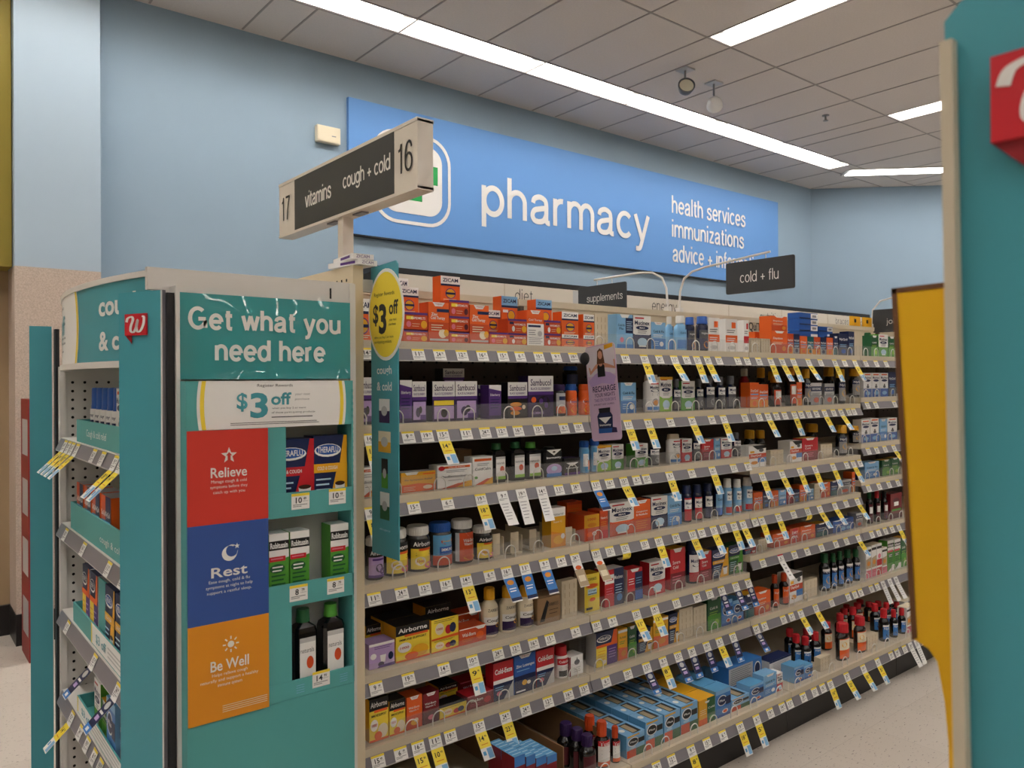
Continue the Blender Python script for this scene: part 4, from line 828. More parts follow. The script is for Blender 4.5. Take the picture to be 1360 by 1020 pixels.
 'airY':('jar','gummy_jar','gummy jar with yellow label and white cap',.07,'bottle_smoke',[r(0,.06,1,.7,'yellow'),r(0,.52,1,.72,'black'),tx('Airborne',.5,.62,.8,.1,'white',.02),r(.3,.47,.9,.52,'orange'),ln(.2,.43,.85,2,.05,'ink'),o(.36,.24,.2,.1,'cream'),tx('1000',.36,.24,.26,.05,'red'),p('red',(.7,.06),(1,.06),(1,.36),(.86,.3)),o(.7,.14,.2,.07,'pink')],{'cap':'cap_white'}),
 'emgB':('jar','gummy_jar','blue gummy jar with blue cap',.07,'bottle_smoke',[r(0,.06,1,.74,'sky'),o(.6,.6,.3,.08,'dorange'),tx('Emergen-C',.6,.6,.46,.05,'gold'),r(.25,.3,1,.48,'blue'),tx('IMMUNE+',.6,.41,.56,.07,'white',.02),ln(.35,.34,.9,1,.05,'pale'),r(0,.06,1,.28,'dorange'),o(.45,.16,.3,.08,'red')],{'cap':'blue'}),
 'walO':('jar','gummy_jar','gummy jar with red-orange label, white cap',.07,'bottle_smoke',[r(.16,.06,1,.72,'dorange'),p('white',(.4,.72),(.9,.72),(.8,.65),(.5,.65)),r(0,.06,.16,.72,'lgrey'),tx('Wal-Born',.58,.54,.56,.08,'white',.02),tx('Vitamin C',.58,.46,.5,.07,'white',.02),ln(.3,.36,.8,3,.06,'orange'),o(.6,.14,.3,.06,'amber')],{'cap':'cap_white'}),
 'emgO':('box','vitamin_box','tall orange vitamin drink box with white top',.045,'gold',[r(0,.78,1,1,'white'),tx('natural',.5,.84,.7,.06,'dgrey',0),tx('Super C',.45,.64,.6,.06,'cream'),p('amber',(0,0),(1,0),(1,.3),(0,.42)),o(.5,.18,.36,.11,'gold'),o(.8,.26,.14,.07,'white')],{'top':'white'}),
 'emgF':('box','vitamin_box','orange vitamin box with yellow header',.08,'dorange',[r(0,.5,1,1,'gold'),tx('1000',.5,.82,.55,.1,'dorange',.02),o(.5,.6,.3,.08,'amber'),o(.36,.24,.2,.1,'orange'),o(.66,.26,.14,.08,'white'),o(.66,.26,.08,.05,'dorange')],{'top':'dorange'}),
 'emgR':('box','vitamin_box','red-orange vitamin C box',.06,'dorange',[tx('Vitamin C',.5,.74,.84,.08,'white'),ln(.1,.6,.8,3,.07,'amber'),r(0,0,1,.3,'red')],{}),
 'emgL':('box','vitamin_box','long orange vitamin box seen from its side',.05,'orange',[r(0,.8,1,1,'dorange'),ln(.1,.5,.8,2,.2,'amber')],{'top':'dorange'}),
 'congO':('box','cold_medicine_box','orange congestion box with white tab',.05,'orange',[TAB,TABT,tx('Congestion',.46,.64,.7,.07,'white'),tx('& Headache',.46,.55,.7,.07,'white'),r(0,0,1,.42,'dorange'),ln(.1,.34,.8,4,.07,'amber')],{'top':'orange'}),
 'bluR':('bottle','syrup_bottle','red-labelled bottle with navy cap',.045,'bottle_navy',[r(0,.05,1,.66,'red'),r(0,.36,1,.62,'white'),tx('Mucinex',.5,.52,.8,.08,'navy',.02),o(.5,.42,.3,.03,'navy')],{'cap':'navy','cut':.78,'wide':1}),
 'bluW':('bottle','syrup_bottle','white and navy labelled bottle with blue cap',.045,'bottle_navy',[r(0,.05,1,.66,'navy'),r(0,.34,1,.64,'white'),tx('Mucinex',.5,.54,.8,.08,'navy',.02),o(.5,.43,.3,.03,'navy')],{'cap':'navy','cut':.78,'wide':1}),
 'bluB':('bottle','syrup_bottle','light blue labelled bottle with blue cap',.045,'bottle_navy',[r(0,.05,1,.66,'lblue'),tx('Cold &',.45,.5,.6,.07,'navy'),r(0,.05,1,.26,'blue')],{'cap':'navy','cut':.78,'wide':1}),
 'bluM':('bottle','syrup_bottle','white and red labelled bottle with navy cap',.05,'bottle_navy',[r(0,.05,1,.66,'white'),r(0,.05,1,.26,'red'),tx('Mucinex',.5,.52,.8,.08,'navy',.02),o(.5,.42,.32,.04,'navy')],{'cap':'navy','cut':.74,'wide':1}),
 'whtB':('bottle','medicine_bottle','light blue bottle with white cap, blue label',.045,'lblue',[r(0,.05,1,.72,'lblue'),r(.1,.4,.9,.66,'white'),tx('Mucinex',.5,.57,.7,.07,'navy',.02),o(.5,.47,.28,.03,'navy'),r(0,.05,1,.22,'red')],{'cap':'cap_white','cut':.76,'wide':1}),
 'airL':('box','vitamin_box','lilac effervescent box with tumbler picture',.06,'lilac',[r(0,.9,1,1,'white'),ln(.2,.86,.9,2,.07,'purple'),p('white',(.42,.5),(.66,.5),(.62,.2),(.46,.2)),o(.16,.5,.12,.12,'white'),o(.46,.14,.12,.1,'dpurple'),o(.84,.4,.1,.16,'navy'),p('purple',(.3,0),(1,0),(1,.12),(.4,.1))],{'top':'lilac'}),
 'airT':('box','vitamin_box','black-topped yellow effervescent box',.07,'yellow',airb('orange','gold'),{'top':'black','side':'gold'}),
 'airF':('box','vitamin_box','flat yellow effervescent box with fruit picture',.06,'yellow',[ln(.1,.92,.85,2,.08,'ink'),o(.3,.5,.16,.28,'cream'),tx('1000',.3,.5,.22,.12,'red'),o(.62,.4,.12,.22,'red'),o(.78,.46,.12,.24,'navy'),p('orange',(0,0),(1,0),(1,.14),(0,.08))],{'top':'black','side':'gold'}),
 'airN':('box','vitamin_box','narrow yellow chewable box with black top',.05,'yellow',airb('orange','cream'),{'top':'black','side':'gold'}),
 'walF':('box','vitamin_box','orange effervescent display box',.06,'dorange',[r(0,.94,1,1,'white'),tx('Wal-Born',.35,.6,.5,.22,'white',.02),p('white',(.6,.94),(.98,.94),(.9,.8),(.7,.8)),o(.76,.42,.14,.24,'orange'),ln(.1,.36,.5,2,.12,'amber')],{'top':'dorange'}),
 'walR':('box','vitamin_box','red effervescent display box',.06,'dred',[r(0,.94,1,1,'pink'),tx('Wal-Born',.35,.6,.5,.22,'white',.02),o(.78,.42,.14,.24,'red'),ln(.1,.36,.5,2,.12,'pink')],{'top':'red'}),
 'walN':('box','vitamin_box','narrow orange vitamin box with white tab',.05,'dorange',[r(0,.4,1,1,'orange'),TAB,TABT,tx('Wal-Born',.46,.66,.7,.07,'white',.02),tx('Vitamin C',.46,.57,.64,.06,'white',.02),o(.5,.2,.26,.09,'gold'),o(.6,.26,.14,.06,'cream')],{'top':'orange'}),
 'walM':('box','vitamin_box','narrow maroon vitamin box with white tab',.05,'maroon',[r(0,.4,1,1,'dred'),TAB,TABT,tx('Wal-Born',.46,.66,.7,.07,'white',.02),tx('Vitamin C',.46,.57,.64,.06,'white',.02),o(.5,.2,.2,.08,'pink')],{'top':'dred'}),
 'zarB':('bottle','syrup_bottle','cream syrup bottle with yellow cap',.05,'cream',[r(0,.06,1,.6,'cream'),tx('ZARBEES',.5,.56,.6,.06,'ink',0),r(0,.26,1,.42,'white'),tx('Cough',.5,.34,.7,.08,'ink',.02),r(0,.06,1,.26,'dpurple'),o(.72,.24,.14,.05,'gold')],{'cap':'gold','cut':.76}),
 'zarY':('box','cough_box','yellow honey cough drop box',.05,'yellow',[r(.08,.64,.92,.72,'gold'),tx('ZARBEES',.5,.86,.6,.07,'ink',0),o(.5,.68,.36,.06,'orange'),r(.2,.44,.8,.6,'pale'),tx('Cough',.5,.55,.5,.05,'ink'),o(.5,.32,.2,.05,'orange'),r(.08,.06,.5,.12,'ink'),ln(.2,.48,.8,1,.05,'ink')],{'top':'gold','side':'tan'}),
 'kraftZ':('box','cough_box','brown kraft honey box with black honeycomb',.07,'kraft',[p('black',(.1,.1),(.3,.1),(.5,.8),(.4,.9)),tx('ZARBEES',.66,.7,.5,.12,'ink',0),ln(.5,.5,.9,2,.14,'brown')],{'top':'kraft'}),
 'thrN':('box','hot_drink_box','navy and gold hot drink sachet box',.05,'navy',ther('gold','navy'),{'top':'navy'}),
 'thrG':('box','hot_drink_box','green and navy hot drink sachet box',.05,'dgreen',ther('green','navy'),{'top':'dgreen'}),
 'thrR':('box','hot_drink_box','navy and red hot drink sachet box',.05,'navy',ther('red','navy'),{'top':'navy'}),
 'thrY':('box','hot_drink_box','twin box, yellow half and purple half',.05,'navy',[r(0,0,.5,.62,'yellow'),r(.5,0,1,.62,'purple'),p('orange',(.7,.62),(1,.62),(1,1),(.84,1)),o(.36,.8,.34,.1,'white'),o(.36,.81,.3,.08,'navy'),tx('THERAFLU',.36,.81,.5,.08,'white'),r(0,.56,1,.64,'orange'),ln(.08,.46,.42,4,.08,'gold'),ln(.58,.46,.92,4,.08,'lilac'),o(.36,.12,.1,.06,'cream')],{'top':'navy','side':'lgrey'}),
 'bottomless':('box','carton','x',.05,'kraft',[],{}),
 'yelB':('box','cough_box','yellow honey lemon sachet box',.05,'gold',[r(0,.88,1,.96,'white'),tx('Flu Relief',.5,.72,.7,.07,'dgreen'),p('orange',(0,0),(1,0),(1,.36),(0,.42)),o(.56,.2,.26,.1,'amber'),ln(.12,.6,.7,2,.06,'green')],{'top':'gold'}),
 'alkB':('box','effervescent_box','blue effervescent tablet box with round emblem',.06,'mblue',[r(0,.85,1,1,'lblue'),o(.42,.6,.32,.2,'white'),o(.42,.6,.27,.17,'navy'),tx('Plus',.42,.6,.36,.09,'white',.02),r(.66,.4,1,.7,'navy'),o(.6,.18,.2,.08,'white'),o(.6,.18,.14,.06,'dorange'),r(0,0,1,.1,'blue')],{'top':'sky','side':'lblue'}),
 'alkC':('box','effervescent_box','pale blue effervescent tablet box, round emblem',.075,'lblue',[r(.05,.9,.7,.96,'gold'),o(.36,.66,.3,.2,'white'),o(.36,.66,.25,.165,'ink'),tx('Plus',.36,.66,.34,.08,'white',.02),r(.62,.54,.96,.74,'ink'),r(0,0,.5,.34,'dorange'),r(.5,0,1,.34,'dgreen'),o(.3,.42,.18,.05,'pale')],{'top':'lblue','side':'sky','topstripe':1}),
 'alkL':('box','effervescent_box','blue box lying flat with barcode side',.075,'mblue',[r(0,.05,.72,.95,'lgrey'),ln(.06,.85,.66,8,.1,'dgrey'),o(.86,.5,.1,.36,'white'),o(.86,.5,.08,.3,'navy')],{'top':'mblue'}),
 'sideW':('box','effervescent_box','white-sided box with dark blue top',.06,'white',[r(0,.9,1,1,'navy'),ln(.15,.8,.85,8,.09,'lgrey')],{'top':'navy'}),
 'orgG':('box','effervescent_box','box with orange half and green half',.075,'orange',[r(0,.0,.5,1,'gold'),r(.5,0,1,1,'dgreen'),p('white',(.36,.9),(.66,.9),(.6,.82),(.42,.82)),r(0,0,.5,.24,'orange'),tx('Cold',.75,.6,.4,.08,'white'),ln(.06,.6,.44,3,.08,'cream'),o(.75,.2,.15,.08,'green')],{'top':'gold','side':'gold'}),
 'pinkF':('box','tablet_box','slim red tablet box with blue striped top',.06,'dred',[r(0,.8,1,1,'mblue'),tx('Tabs',.5,.5,.7,.14,'white'),ln(.1,.3,.8,2,.1,'pink')],{'top':'sky','side':'dred','toplines':1}),
 'elmP':('bottle','syrup_bottle','black syrup bottle with purple cap',.05,'bottle_dark',[r(.05,.08,.95,.5,'maroon')],{'cap':'dpurple','cut':.72}),
 'elmG':('bottle','syrup_bottle','dark elderberry bottle with green cap',.045,'bottle_dark',[r(0,.05,1,.6,'maroon'),r(.1,.32,.9,.52,'white'),o(.5,.16,.3,.08,'dpurple')],{'cap':'dgreen','cut':.76}),
 'elmR':('bottle','syrup_bottle','dark elderberry bottle with red cap',.045,'bottle_dark',[r(0,.05,1,.6,'maroon'),r(.1,.32,.9,.52,'white'),o(.5,.16,.3,.08,'dred')],{'cap':'red','cut':.76}),
 'elmK':('bottle','syrup_bottle','dark elderberry bottle with black cap',.045,'bottle_dark',[r(0,.05,1,.6,'maroon'),r(.1,.32,.9,.52,'white'),o(.5,.16,.3,.08,'purple')],{'cap':'ink','cut':.76}),
 'elmX':('box','elderberry_box','maroon elderberry carton',.05,'dred',[o(.5,.7,.3,.12,'maroon'),r(.3,.5,.7,.66,'white'),r(.1,.3,.9,.38,'green'),r(0,0,1,.2,'maroon')],{'top':'maroon'}),
 'tusR':('bottle','syrup_bottle','brown syrup bottle with bright red cap',.05,'bottle_amber',tuss('red'),{'cap':'dorange','cut':.68}),
 'tusK':('bottle','syrup_bottle','black syrup bottle with red cap, blue label',.045,'bottle_dark',[r(0,.08,1,.5,'mblue'),tx('NyQuil',.5,.4,.8,.08,'white',.02),o(.5,.22,.26,.08,'navy'),r(0,.46,1,.52,'white')],{'cap':'red','cut':.72}),
 'tusO':('bottle','syrup_bottle','amber syrup bottle with red cap, orange label',.045,'bottle_amber',[r(0,.06,1,.6,'orange'),r(0,.3,1,.58,'cream'),o(.3,.44,.16,.07,'gold'),ln(.4,.52,.9,4,.05,'orange'),p('dorange',(0,.06),(1,.06),(1,.3),(0,.2))],{'cap':'red','cut':.76}),
 'ambO':('bottle','syrup_bottle','amber syrup bottle with orange cap and label',.045,'bottle_amber',[r(0,.06,1,.58,'orange'),r(0,.06,1,.24,'dorange'),tx('DayQuil',.5,.46,.8,.08,'white')],{'cap':'dorange','cut':.74}),
 'cezR':('box','lozenge_box','red and navy lozenge box',.04,'red',[r(0,0,1,.44,'navy'),r(0,.44,1,.54,'white'),tx('Cold-Eeze',.5,.76,.86,.14,'white',.03),p('lgrey',(.5,0),(1,0),(1,.44)),o(.28,.18,.13,.06,'pink'),ln(.08,.36,.5,2,.06,'lblue')],{'top':'dred'}),
 'cezB':('box','lozenge_box','blue zinc lozenge box with white tab',.04,'blue',[TAB,TABT,tx('Zinc Lozenges',.5,.7,.86,.1,'white',.02),ln(.1,.6,.7,1,.05,'lblue'),r(0,0,1,.46,'navy'),o(.46,.26,.12,.07,'gold'),o(.66,.24,.09,.05,'cream'),r(.06,.04,.5,.08,'white')],{'top':'navy'}),
 'cezJ':('bottle','lozenge_bottle','red-capped lozenge bottle with white label',.05,'white',[r(0,.06,1,.68,'white'),r(0,.44,1,.64,'red'),tx('Cold-Eeze',.5,.54,.8,.08,'white',.02),r(.1,.08,.6,.26,'black'),ln(.2,.38,.8,2,.06,'grey')],{'cap':'red','cut':.72,'wide':1}),
 'crest':('box','lozenge_box','white lozenge box with grey crest picture',.05,'white',[r(0,.0,.1,1,'dred'),o(.55,.66,.2,.14,'dgrey'),p('dgrey',(.5,.8),(.6,.8),(.55,.95)),ln(.3,.4,.8,3,.1,'grey')],{'top':'white','side':'dred'}),
 'cartT':('box','cough_box','tan and white cough carton',.045,'white',[r(0,.84,1,.92,'black'),p('tan',(0,.3),(1,.3),(1,.66),(0,.6)),o(.5,.46,.3,.08,'amber'),r(0,0,1,.24,'pink'),ln(.1,.22,.8,2,.06,'red')],{'top':'cream'}),
 'cartR':('box','cough_box','red and white cough carton',.045,'white',[r(0,.84,1,.92,'black'),r(0,.3,1,.5,'red'),o(.5,.6,.3,.08,'pink'),r(0,0,1,.24,'red')],{'top':'cream'}),
}
PREF = {}
def decorate(b, decs, W, H, fn, curved, k0=0):
    for k, d in enumerate(decs):
        off = .0004 + .00022*(k+k0)
        if d[0] == 'r':
            _, u0, v0, u1, v1, c = d
            n = 8 if curved else 1
            vs = []; 
            for i in range(n+1):
                u = u0 + (u1-u0)*i/n; vs += [fn(u, v0, off), fn(u, v1, off)]
            b.add(vs, [(2*i, 2*i+2, 2*i+3, 2*i+1) for i in range(n)], c, curved)
        elif d[0] == 'o':
            _, u, v, ru, rv, c = d; n = 16
            b.add([fn(u + ru*math.cos(2*math.pi*i/n), v + rv*math.sin(2*math.pi*i/n), off) for i in range(n)], [tuple(range(n))], c)
        elif d[0] == 'p': b.add([fn(u, v, off) for u, v in d[2]], [tuple(range(len(d[2])))], d[1])
        elif d[0] == 't': b.text(d[1], fn, d[2], d[3], d[4], d[5], d[6], off, d[7], 2)
        elif d[0] == 'l':
            _, u0, v, u1, n, dv, c = d
            for i in range(n):
                e = u1 - (.12*(u1-u0) if i % 2 else 0); h = min(dv*.4, .022)
                b.add([fn(u0, v-i*dv-h, off), fn(e, v-i*dv-h, off), fn(e, v-i*dv, off), fn(u0, v-i*dv, off)], [(0,1,2,3)], c)
CACHE = {}
def product_meshes(key, W, H):
    kk = (key, round(W/.004), round(H/.004))
    if kk in CACHE: return CACHE[kk]
    shape, name, desc, dep, base, decs, op = D[key]
    W = round(W/.004)*.004; H = round(H/.004)*.004
    b = MB(); parts = []
    if shape == 'box':
        W -= .001
        fn = lambda u, v, off: ((u-.5)*W, -dep/2-off, v*H)
        b.box(-W/2,-dep/2,0,W/2,dep/2,H, base, op.get('top'), op.get('side'))
        decorate(b, decs, W, H, fn, False)
        if op.get('topstripe'):
            b.add([(-W*.1,-dep/2+.004,H+.0004),(W*.35,-dep/2+.004,H+.0004),(W*.35,dep/2-.004,H+.0004),(-W*.1,dep/2-.004,H+.0004)], [(0,1,2,3)], 'ink')
            b.add([(-W*.06,-dep/2+.008,H+.0007),(W*.2,-dep/2+.008,H+.0007),(W*.2,dep/2-.01,H+.0007),(-W*.06,dep/2-.01,H+.0007)], [(0,1,2,3)], 'tan')
            for s_ in (-.3,): b.add([(W*s_+W*.12*math.cos(2*math.pi*i/12), W*.12*math.sin(2*math.pi*i/12), H+.0004) for i in range(12)], [tuple(range(12))], 'white')
        if op.get('toplines'):
            for q in range(3):
                y = -dep/2 + dep*(.2+.28*q); b.add([(-W*.4,y,H+.0004),(W*.4,y,H+.0004),(W*.4,y+dep*.07,H+.0004),(-W*.4,y+dep*.07,H+.0004)], [(0,1,2,3)], 'pale')
        main = b.mesh(name)
    elif shape == 'push':
        b.box(-W/2,-.014,0,W/2,.014,H,base)
        for i in range(3):
            for j in range(4): b.box(-W*.3+i*W*.3-.0008,-.0146,H*(.1+.22*j),-W*.3+i*W*.3+.0008,-.014,H*(.24+.22*j),'tan')
        b.box(-W/2,.014,0,-W/2+.003,.12,H*.3,base); main = b.mesh(name)
    elif shape == 'paddle':
        b.box(-W/2,-.004,0,W/2,0,H,base); b.box(-W/2-.003,-.012,0,W/2+.003,.17,.006,base); b.box(W/2+.008,-.01,0,W/2+.0095,.17,H*.85,base); b.box(W/2,-.01,0,W/2+.0095,.02,.006,base)
        main = b.mesh(name)
    else:
        cap = op['cap']; R_ = W/2
        ry = 1.0 if shape == 'jar' else min(1.0, dep/W) if shape == 'bottle' else None
        cut = op.get('cut', .8)
        if shape == 'jar':
            R_ *= .97; zc = H*.8
            prof = [(R_*.92,0),(R_,H*.03),(R_,H*.70),(R_*.96,H*.75),(R_*.84,zc),(R_*.84,zc)]
            b.lathe(prof, base, 28); fn = lambda u, v, off: ((R_+off)*math.sin((u-.5)*2.3), -(R_+off)*math.cos((u-.5)*2.3), v*H)
            decorate(b, decs, W, H, fn, True)
            c = MB(); rc = R_*.9
            c.lathe([(rc*.98,0),(rc,.002),(rc,H-zc-.004),(rc*.93,H-zc),(rc*.93,H-zc)], cap, 28)
            for i in range(28):
                a = 2*math.pi*i/28; c.box(rc*math.cos(a)-.0007, rc*math.sin(a)-.0007, .002, rc*math.cos(a)+.0007, rc*math.sin(a)+.0007, H-zc-.006, cap)
            cz = zc
        elif shape == 'bottle':
            zc = H*cut; rn = R_*(.72 if op.get('wide') else op.get('neck', .5))
            prof = [(R_*.9,0),(R_,H*.03),(R_,zc-H*.16),(R_*.93,zc-H*.11),(R_*.7,zc-H*.05),(rn,zc-H*.01),(rn,zc+H*.02)]
            if op.get('wide'): prof = [(R_*.9,0),(R_,H*.03),(R_,zc-H*.08),(R_*.94,zc-H*.04),(rn,zc),(rn,zc+H*.02)]
            b.lathe(prof, base, 24, ry=ry); fn = lambda u, v, off: ((R_+off)*math.sin((u-.5)*2.4), -(R_*ry+off)*math.cos((u-.5)*2.4), v*H)
            decorate(b, decs, W, H, fn, True)
            c = MB(); rc = rn*1.22; h = H-zc; ryc = ry if op.get('wide') else 1
            c.lathe([(rc,0),(rc,h*.2),(rc*.96,h*.24),(rc*.92,h*.94),(rc*.85,h),(rc*.85,h)], cap, 20, ry=ryc); cz = zc
            if not op.get('wide'):
                for i in range(14):
                    a = 2*math.pi*i/14; c.box(rc*.95*math.cos(a)-.0007, rc*.95*math.sin(a)-.0007, h*.25, rc*.95*math.cos(a)+.0007, rc*.95*math.sin(a)+.0007, h*.9, cap)
        else:                                     # flat, square-shouldered bottle
            zc = H*cut; w, d = W/2*.97, dep/2; ch = .006
            def ring(sx, sy, z): return [(-w*sx+ch,-d*sy,z),(w*sx-ch,-d*sy,z),(w*sx,-d*sy+ch,z),(w*sx,d*sy-ch,z),(w*sx-ch,d*sy,z),(-w*sx+ch,d*sy,z),(-w*sx,d*sy-ch,z),(-w*sx,-d*sy+ch,z)]
            rs = [ring(.96,.96,0),ring(1,1,.004),ring(1,1,zc-H*.12),ring(.9,.9,zc-H*.06),ring(.5,.62,zc-H*.015),ring(.42,.55,zc+H*.01)]
            vs = sum(rs, []); n = 8
            b.add(vs, [(k*n+i, k*n+(i+1)%n, (k+1)*n+(i+1)%n, (k+1)*n+i) for k in range(len(rs)-1) for i in range(n)], base)
            b.add(rs[0], [tuple(range(7,-1,-1))], base); b.add(rs[-1], [tuple(range(8))], base)
            fn = lambda u, v, off: ((u-.5)*W*.97, -d-off, v*H); decorate(b, decs, W, H, fn, False)
            c = MB(); rc = min(w*.6, d*.75); h = H-zc
            c.lathe([(rc,0),(rc,h*.25),(rc*.95,h*.3),(rc*.9,h),(rc*.9,h)], cap, 18); cz = zc
        main = b.mesh('bottle_body'); parts.append(('cap', c.mesh('cap'), cz))
    CACHE[kk] = (main, parts, W, H)
    return CACHE[kk]
def place(key, label, W, H, loc, rz=0, group=None):
    shape, name, desc, dep, base, decs, op = D[key]
    main, parts, W, H = product_meshes(key, W, H)
    cat = name.replace('_', ' ')
    cat = ' '.join(cat.split()[-2:])
    if parts:
        t = thing(name, label, cat, loc, rz, group)
        obj('bottle_body', main, t)
        for pn, me, z in parts: obj(pn, me, t, (0,0,z))
        return t
    q = obj(name, main, None, loc); q.rotation_euler = (0,0,rz); return tag(q, label, cat, group)
# gather, name and place the stock
stock = []
for k, bay, key, x0, w, row, n, lev in ITEMS:
    shape, name, desc, dep = D[key][:4]
    for r_ in range(n):
        for li, (z, h) in enumerate(lev):
            pre = ''
            if len(lev) > 1: pre = 'upper ' if li == len(lev)-1 else 'lower ' if li == 0 else 'middle '
            if r_: pre = ['','second-row ','third-row ','fourth-row ','fifth-row '][r_] + pre
            elif row: pre = 'rear ' + pre
            yf = (YF + .028 if k < 6 else YBASE + .036) + row*.085
            dd = dep if shape in ('box','flat') else min(w, dep) if shape == 'bottle' else w if shape == 'jar' else .028
            y = yf + dd/2 + r_*(dd + (.002 if shape == 'box' else .004))
            if y + dd/2 > YB-.022: continue
            stock.append([k, bay, key, pre + desc, x0 + w/2, y, z + .0006, w, h])
byk = {}
for s in sorted(stock, key=lambda s: (s[4], s[6])): byk.setdefault((s[0], s[1], s[3]), []).append(s)
for (k, bay, desc), L in byk.items():
    for i, s in enumerate(L):
        where = '%s, %s' % (SHELF[k], BAY[bay])
        if len(L) == 1: lab = '%s on %s' % (desc, where)
        else: lab = '%s %s, %s' % (ORD[i+1], desc, where)
        place(s[2], lab, s[7], s[8], (s[4], s[5], s[6]), random.uniform(-.02,.02) if D[s[2]][0] != 'box' else 0, '%ss on the %s' % (D[s[2]][1].replace('_',' '), SHELF[k]))

# brown card partitions standing on the base deck
for x, bay in ((1.50,'bay beside endcap'),(1.60,'bay beside endcap'),(1.775,'bay beside endcap')):
    b = MB(); b.box(-.002,YBASE+.05,RAIL_Z[6][0]+.0222,.002,YB-.03,RAIL_Z[6][0]+.135,'kraft')
    tag(b.build('shelf_divider', loc=(x,0,0)), 'brown card divider standing on the base shelf, %s, %s along' % (bay, 'first' if x == 1.50 else 'second' if x == 1.60 else 'third'), 'shelf divider', 'brown card dividers')
# ---------------------------------------------------------------- price tags
PRICES = [('14','49'),('10','49'),('16','99'),('11','79'),('9','49'),('15','49'),('24','99'),('19','79'),('6','49'),('12','99')]
TAGM = {}
def tag_mesh(kind, pr, bend):
    kk = (kind, pr, bend)
    if kk in TAGM: return TAGM[kk]
    b = MB(); w, h = .040, .0345; L = {'f':0,'c':.05}.get(kind, .078)
    ca, sa = math.cos(bend), math.sin(bend)
    def fn(u, v, off):                            # v measured down from the rail top; below h the card bends outwards
        if v <= h: return (u, -off, -v)
        q = v-h; return (u, -off*ca - q*sa, -h - q*ca - off*sa)
    if kind == 'c':
        def fn(u, v, off):
            if v <= h: return (u, -off, -v)
            a = (v-h)/.018; rr = .018; return (u, rr*(1-math.cos(a)) - off, -h - rr*math.sin(a))
    def rect(u0,v0,u1,v1,c,off):
        n = 6 if kind == 'c' and v1 > h else 1
        cuts = [v0] + ([h] if v0 < h < v1 else []) + [v0+(v1-v0)*i/n for i in range(1,n)] + [v1]
        cuts = sorted(set(cuts))
        for a, z in zip(cuts, cuts[1:]): b.add([fn(u0,z,off),fn(u1,z,off),fn(u1,a,off),fn(u0,a,off)], [(0,1,2,3)], c)
    T = lambda s,u,v,wd,ht,c,bold=.02: b.text(s, lambda x,y,o_: fn(x,-y,o_), u, -v, wd, ht, c, .0009, bold)
    rect(-w/2,.001,w/2,h+L,'white',.0004)
    # thin card: back face
    cuts = [.001, h] + ([h+L] if L and kind != 'c' else [])
    for a, z in zip(cuts, cuts[1:]): b.add([fn(-w/2,z,0),fn(-w/2,a,0),fn(w/2,a,0),fn(w/2,z,0)], [(0,1,2,3)], 'white')
    if kind != 'w': rect(-w/2,.001,w/2,.0065,'red' if kind == 'r' else 'yellow',.0007)
    e = len(pr[0])
    T(pr[0], -.004, .0155, .006*e+.002, .0125, 'ink'); T(pr[1], .0095, .0125, .0065, .006, 'ink')
    rect(.004,.0175,.017,.0182,'grey',.0007); rect(-.017,.024,.015,.0256,'grey',.0007); rect(-.017,.0275,.002,.029,'grey',.0007)
    if kind in 'yc':
        rect(-w/2,h+.001,w/2,h+L*.56,'yellow',.0007); T(str(max(int(pr[0])-1,4)), -.004, h+L*.22, .016, .014, 'ink'); T('99', .0105, h+L*.17, .007, .006, 'ink')
        rect(-.012,h+L*.42,.012,h+L*.45,'amber',.0009)
        if kind == 'y': rect(0,h+L*.6,w/2-.002,h+L*.96,'lblue',.0007); rect(-.015,h+L*.68,-.005,h+L*.82,'sky',.0007)
    elif kind == 'w':
        for q in range(6): rect(-.014,h+.006+q*.01,.012-(q%3)*.004,h+.008+q*.01,'grey',.0007)
    elif kind == 'b':
        rect(-w/2,h+.002,w/2,h+L-.004,'mblue',.0007); b.add([fn(.013*math.cos(2*math.pi*i/14), h+.016+.008*math.sin(2*math.pi*i/14), .0009) for i in range(14)], [tuple(range(14))], 'amber')
        rect(-.013,h+.034,.013,h+.037,'white',.0009); rect(-.013,h+.042,.01,h+.045,'white',.0009); rect(-w/2,h+L-.014,w/2,h+L-.004,'navy',.0009)
    elif kind == 'o':
        rect(-w/2,h+.02,w/2,h+L-.002,'tan',.0007); b.add([fn(.013*math.cos(2*math.pi*i/14), h+.014+.007*math.sin(2*math.pi*i/14), .0009) for i in range(14)], [tuple(range(14))], 'orange')
        rect(-.014,h+.04,.014,h+.06,'cream',.0009)
    elif kind == 'n':
        rect(-w/2,h+.002,w/2,h+L-.002,'navy',.0007); rect(-w/2,h+L*.78,w/2,h+L-.002,'mblue',.0009)
        b.add([fn(.012*math.cos(2*math.pi*i/14), h+.014+.009*math.sin(2*math.pi*i/14), .0009) for i in range(14)], [tuple(range(14))], 'lgrey')
        rect(-.012,h+.028,.012,h+.033,'white',.0009); rect(-.01,h+.038,.01,h+.048,'lilac',.0009); rect(-.008,h+L*.83,.008,h+L*.93,'white',.0011)
    elif kind == 'r':
        for q in range(4): rect(-.006,h+.008+q*.016,.006,h+.014+q*.016,'grey',.0007)
    TAGM[kk] = b.mesh('price_tag'); return TAGM[kk]
TDESC = {'f':'flat white price tag','y':'long yellow sale tag','w':'long plain white offer tag','b':'long blue offer tag with orange oval','o':'long tan offer tag','n':'long navy offer tag','r':'long white offer tag with red top','c':'curled yellow sale tag'}
TNAME = {'f':'price_tag','y':'sale_tag','c':'sale_tag'}
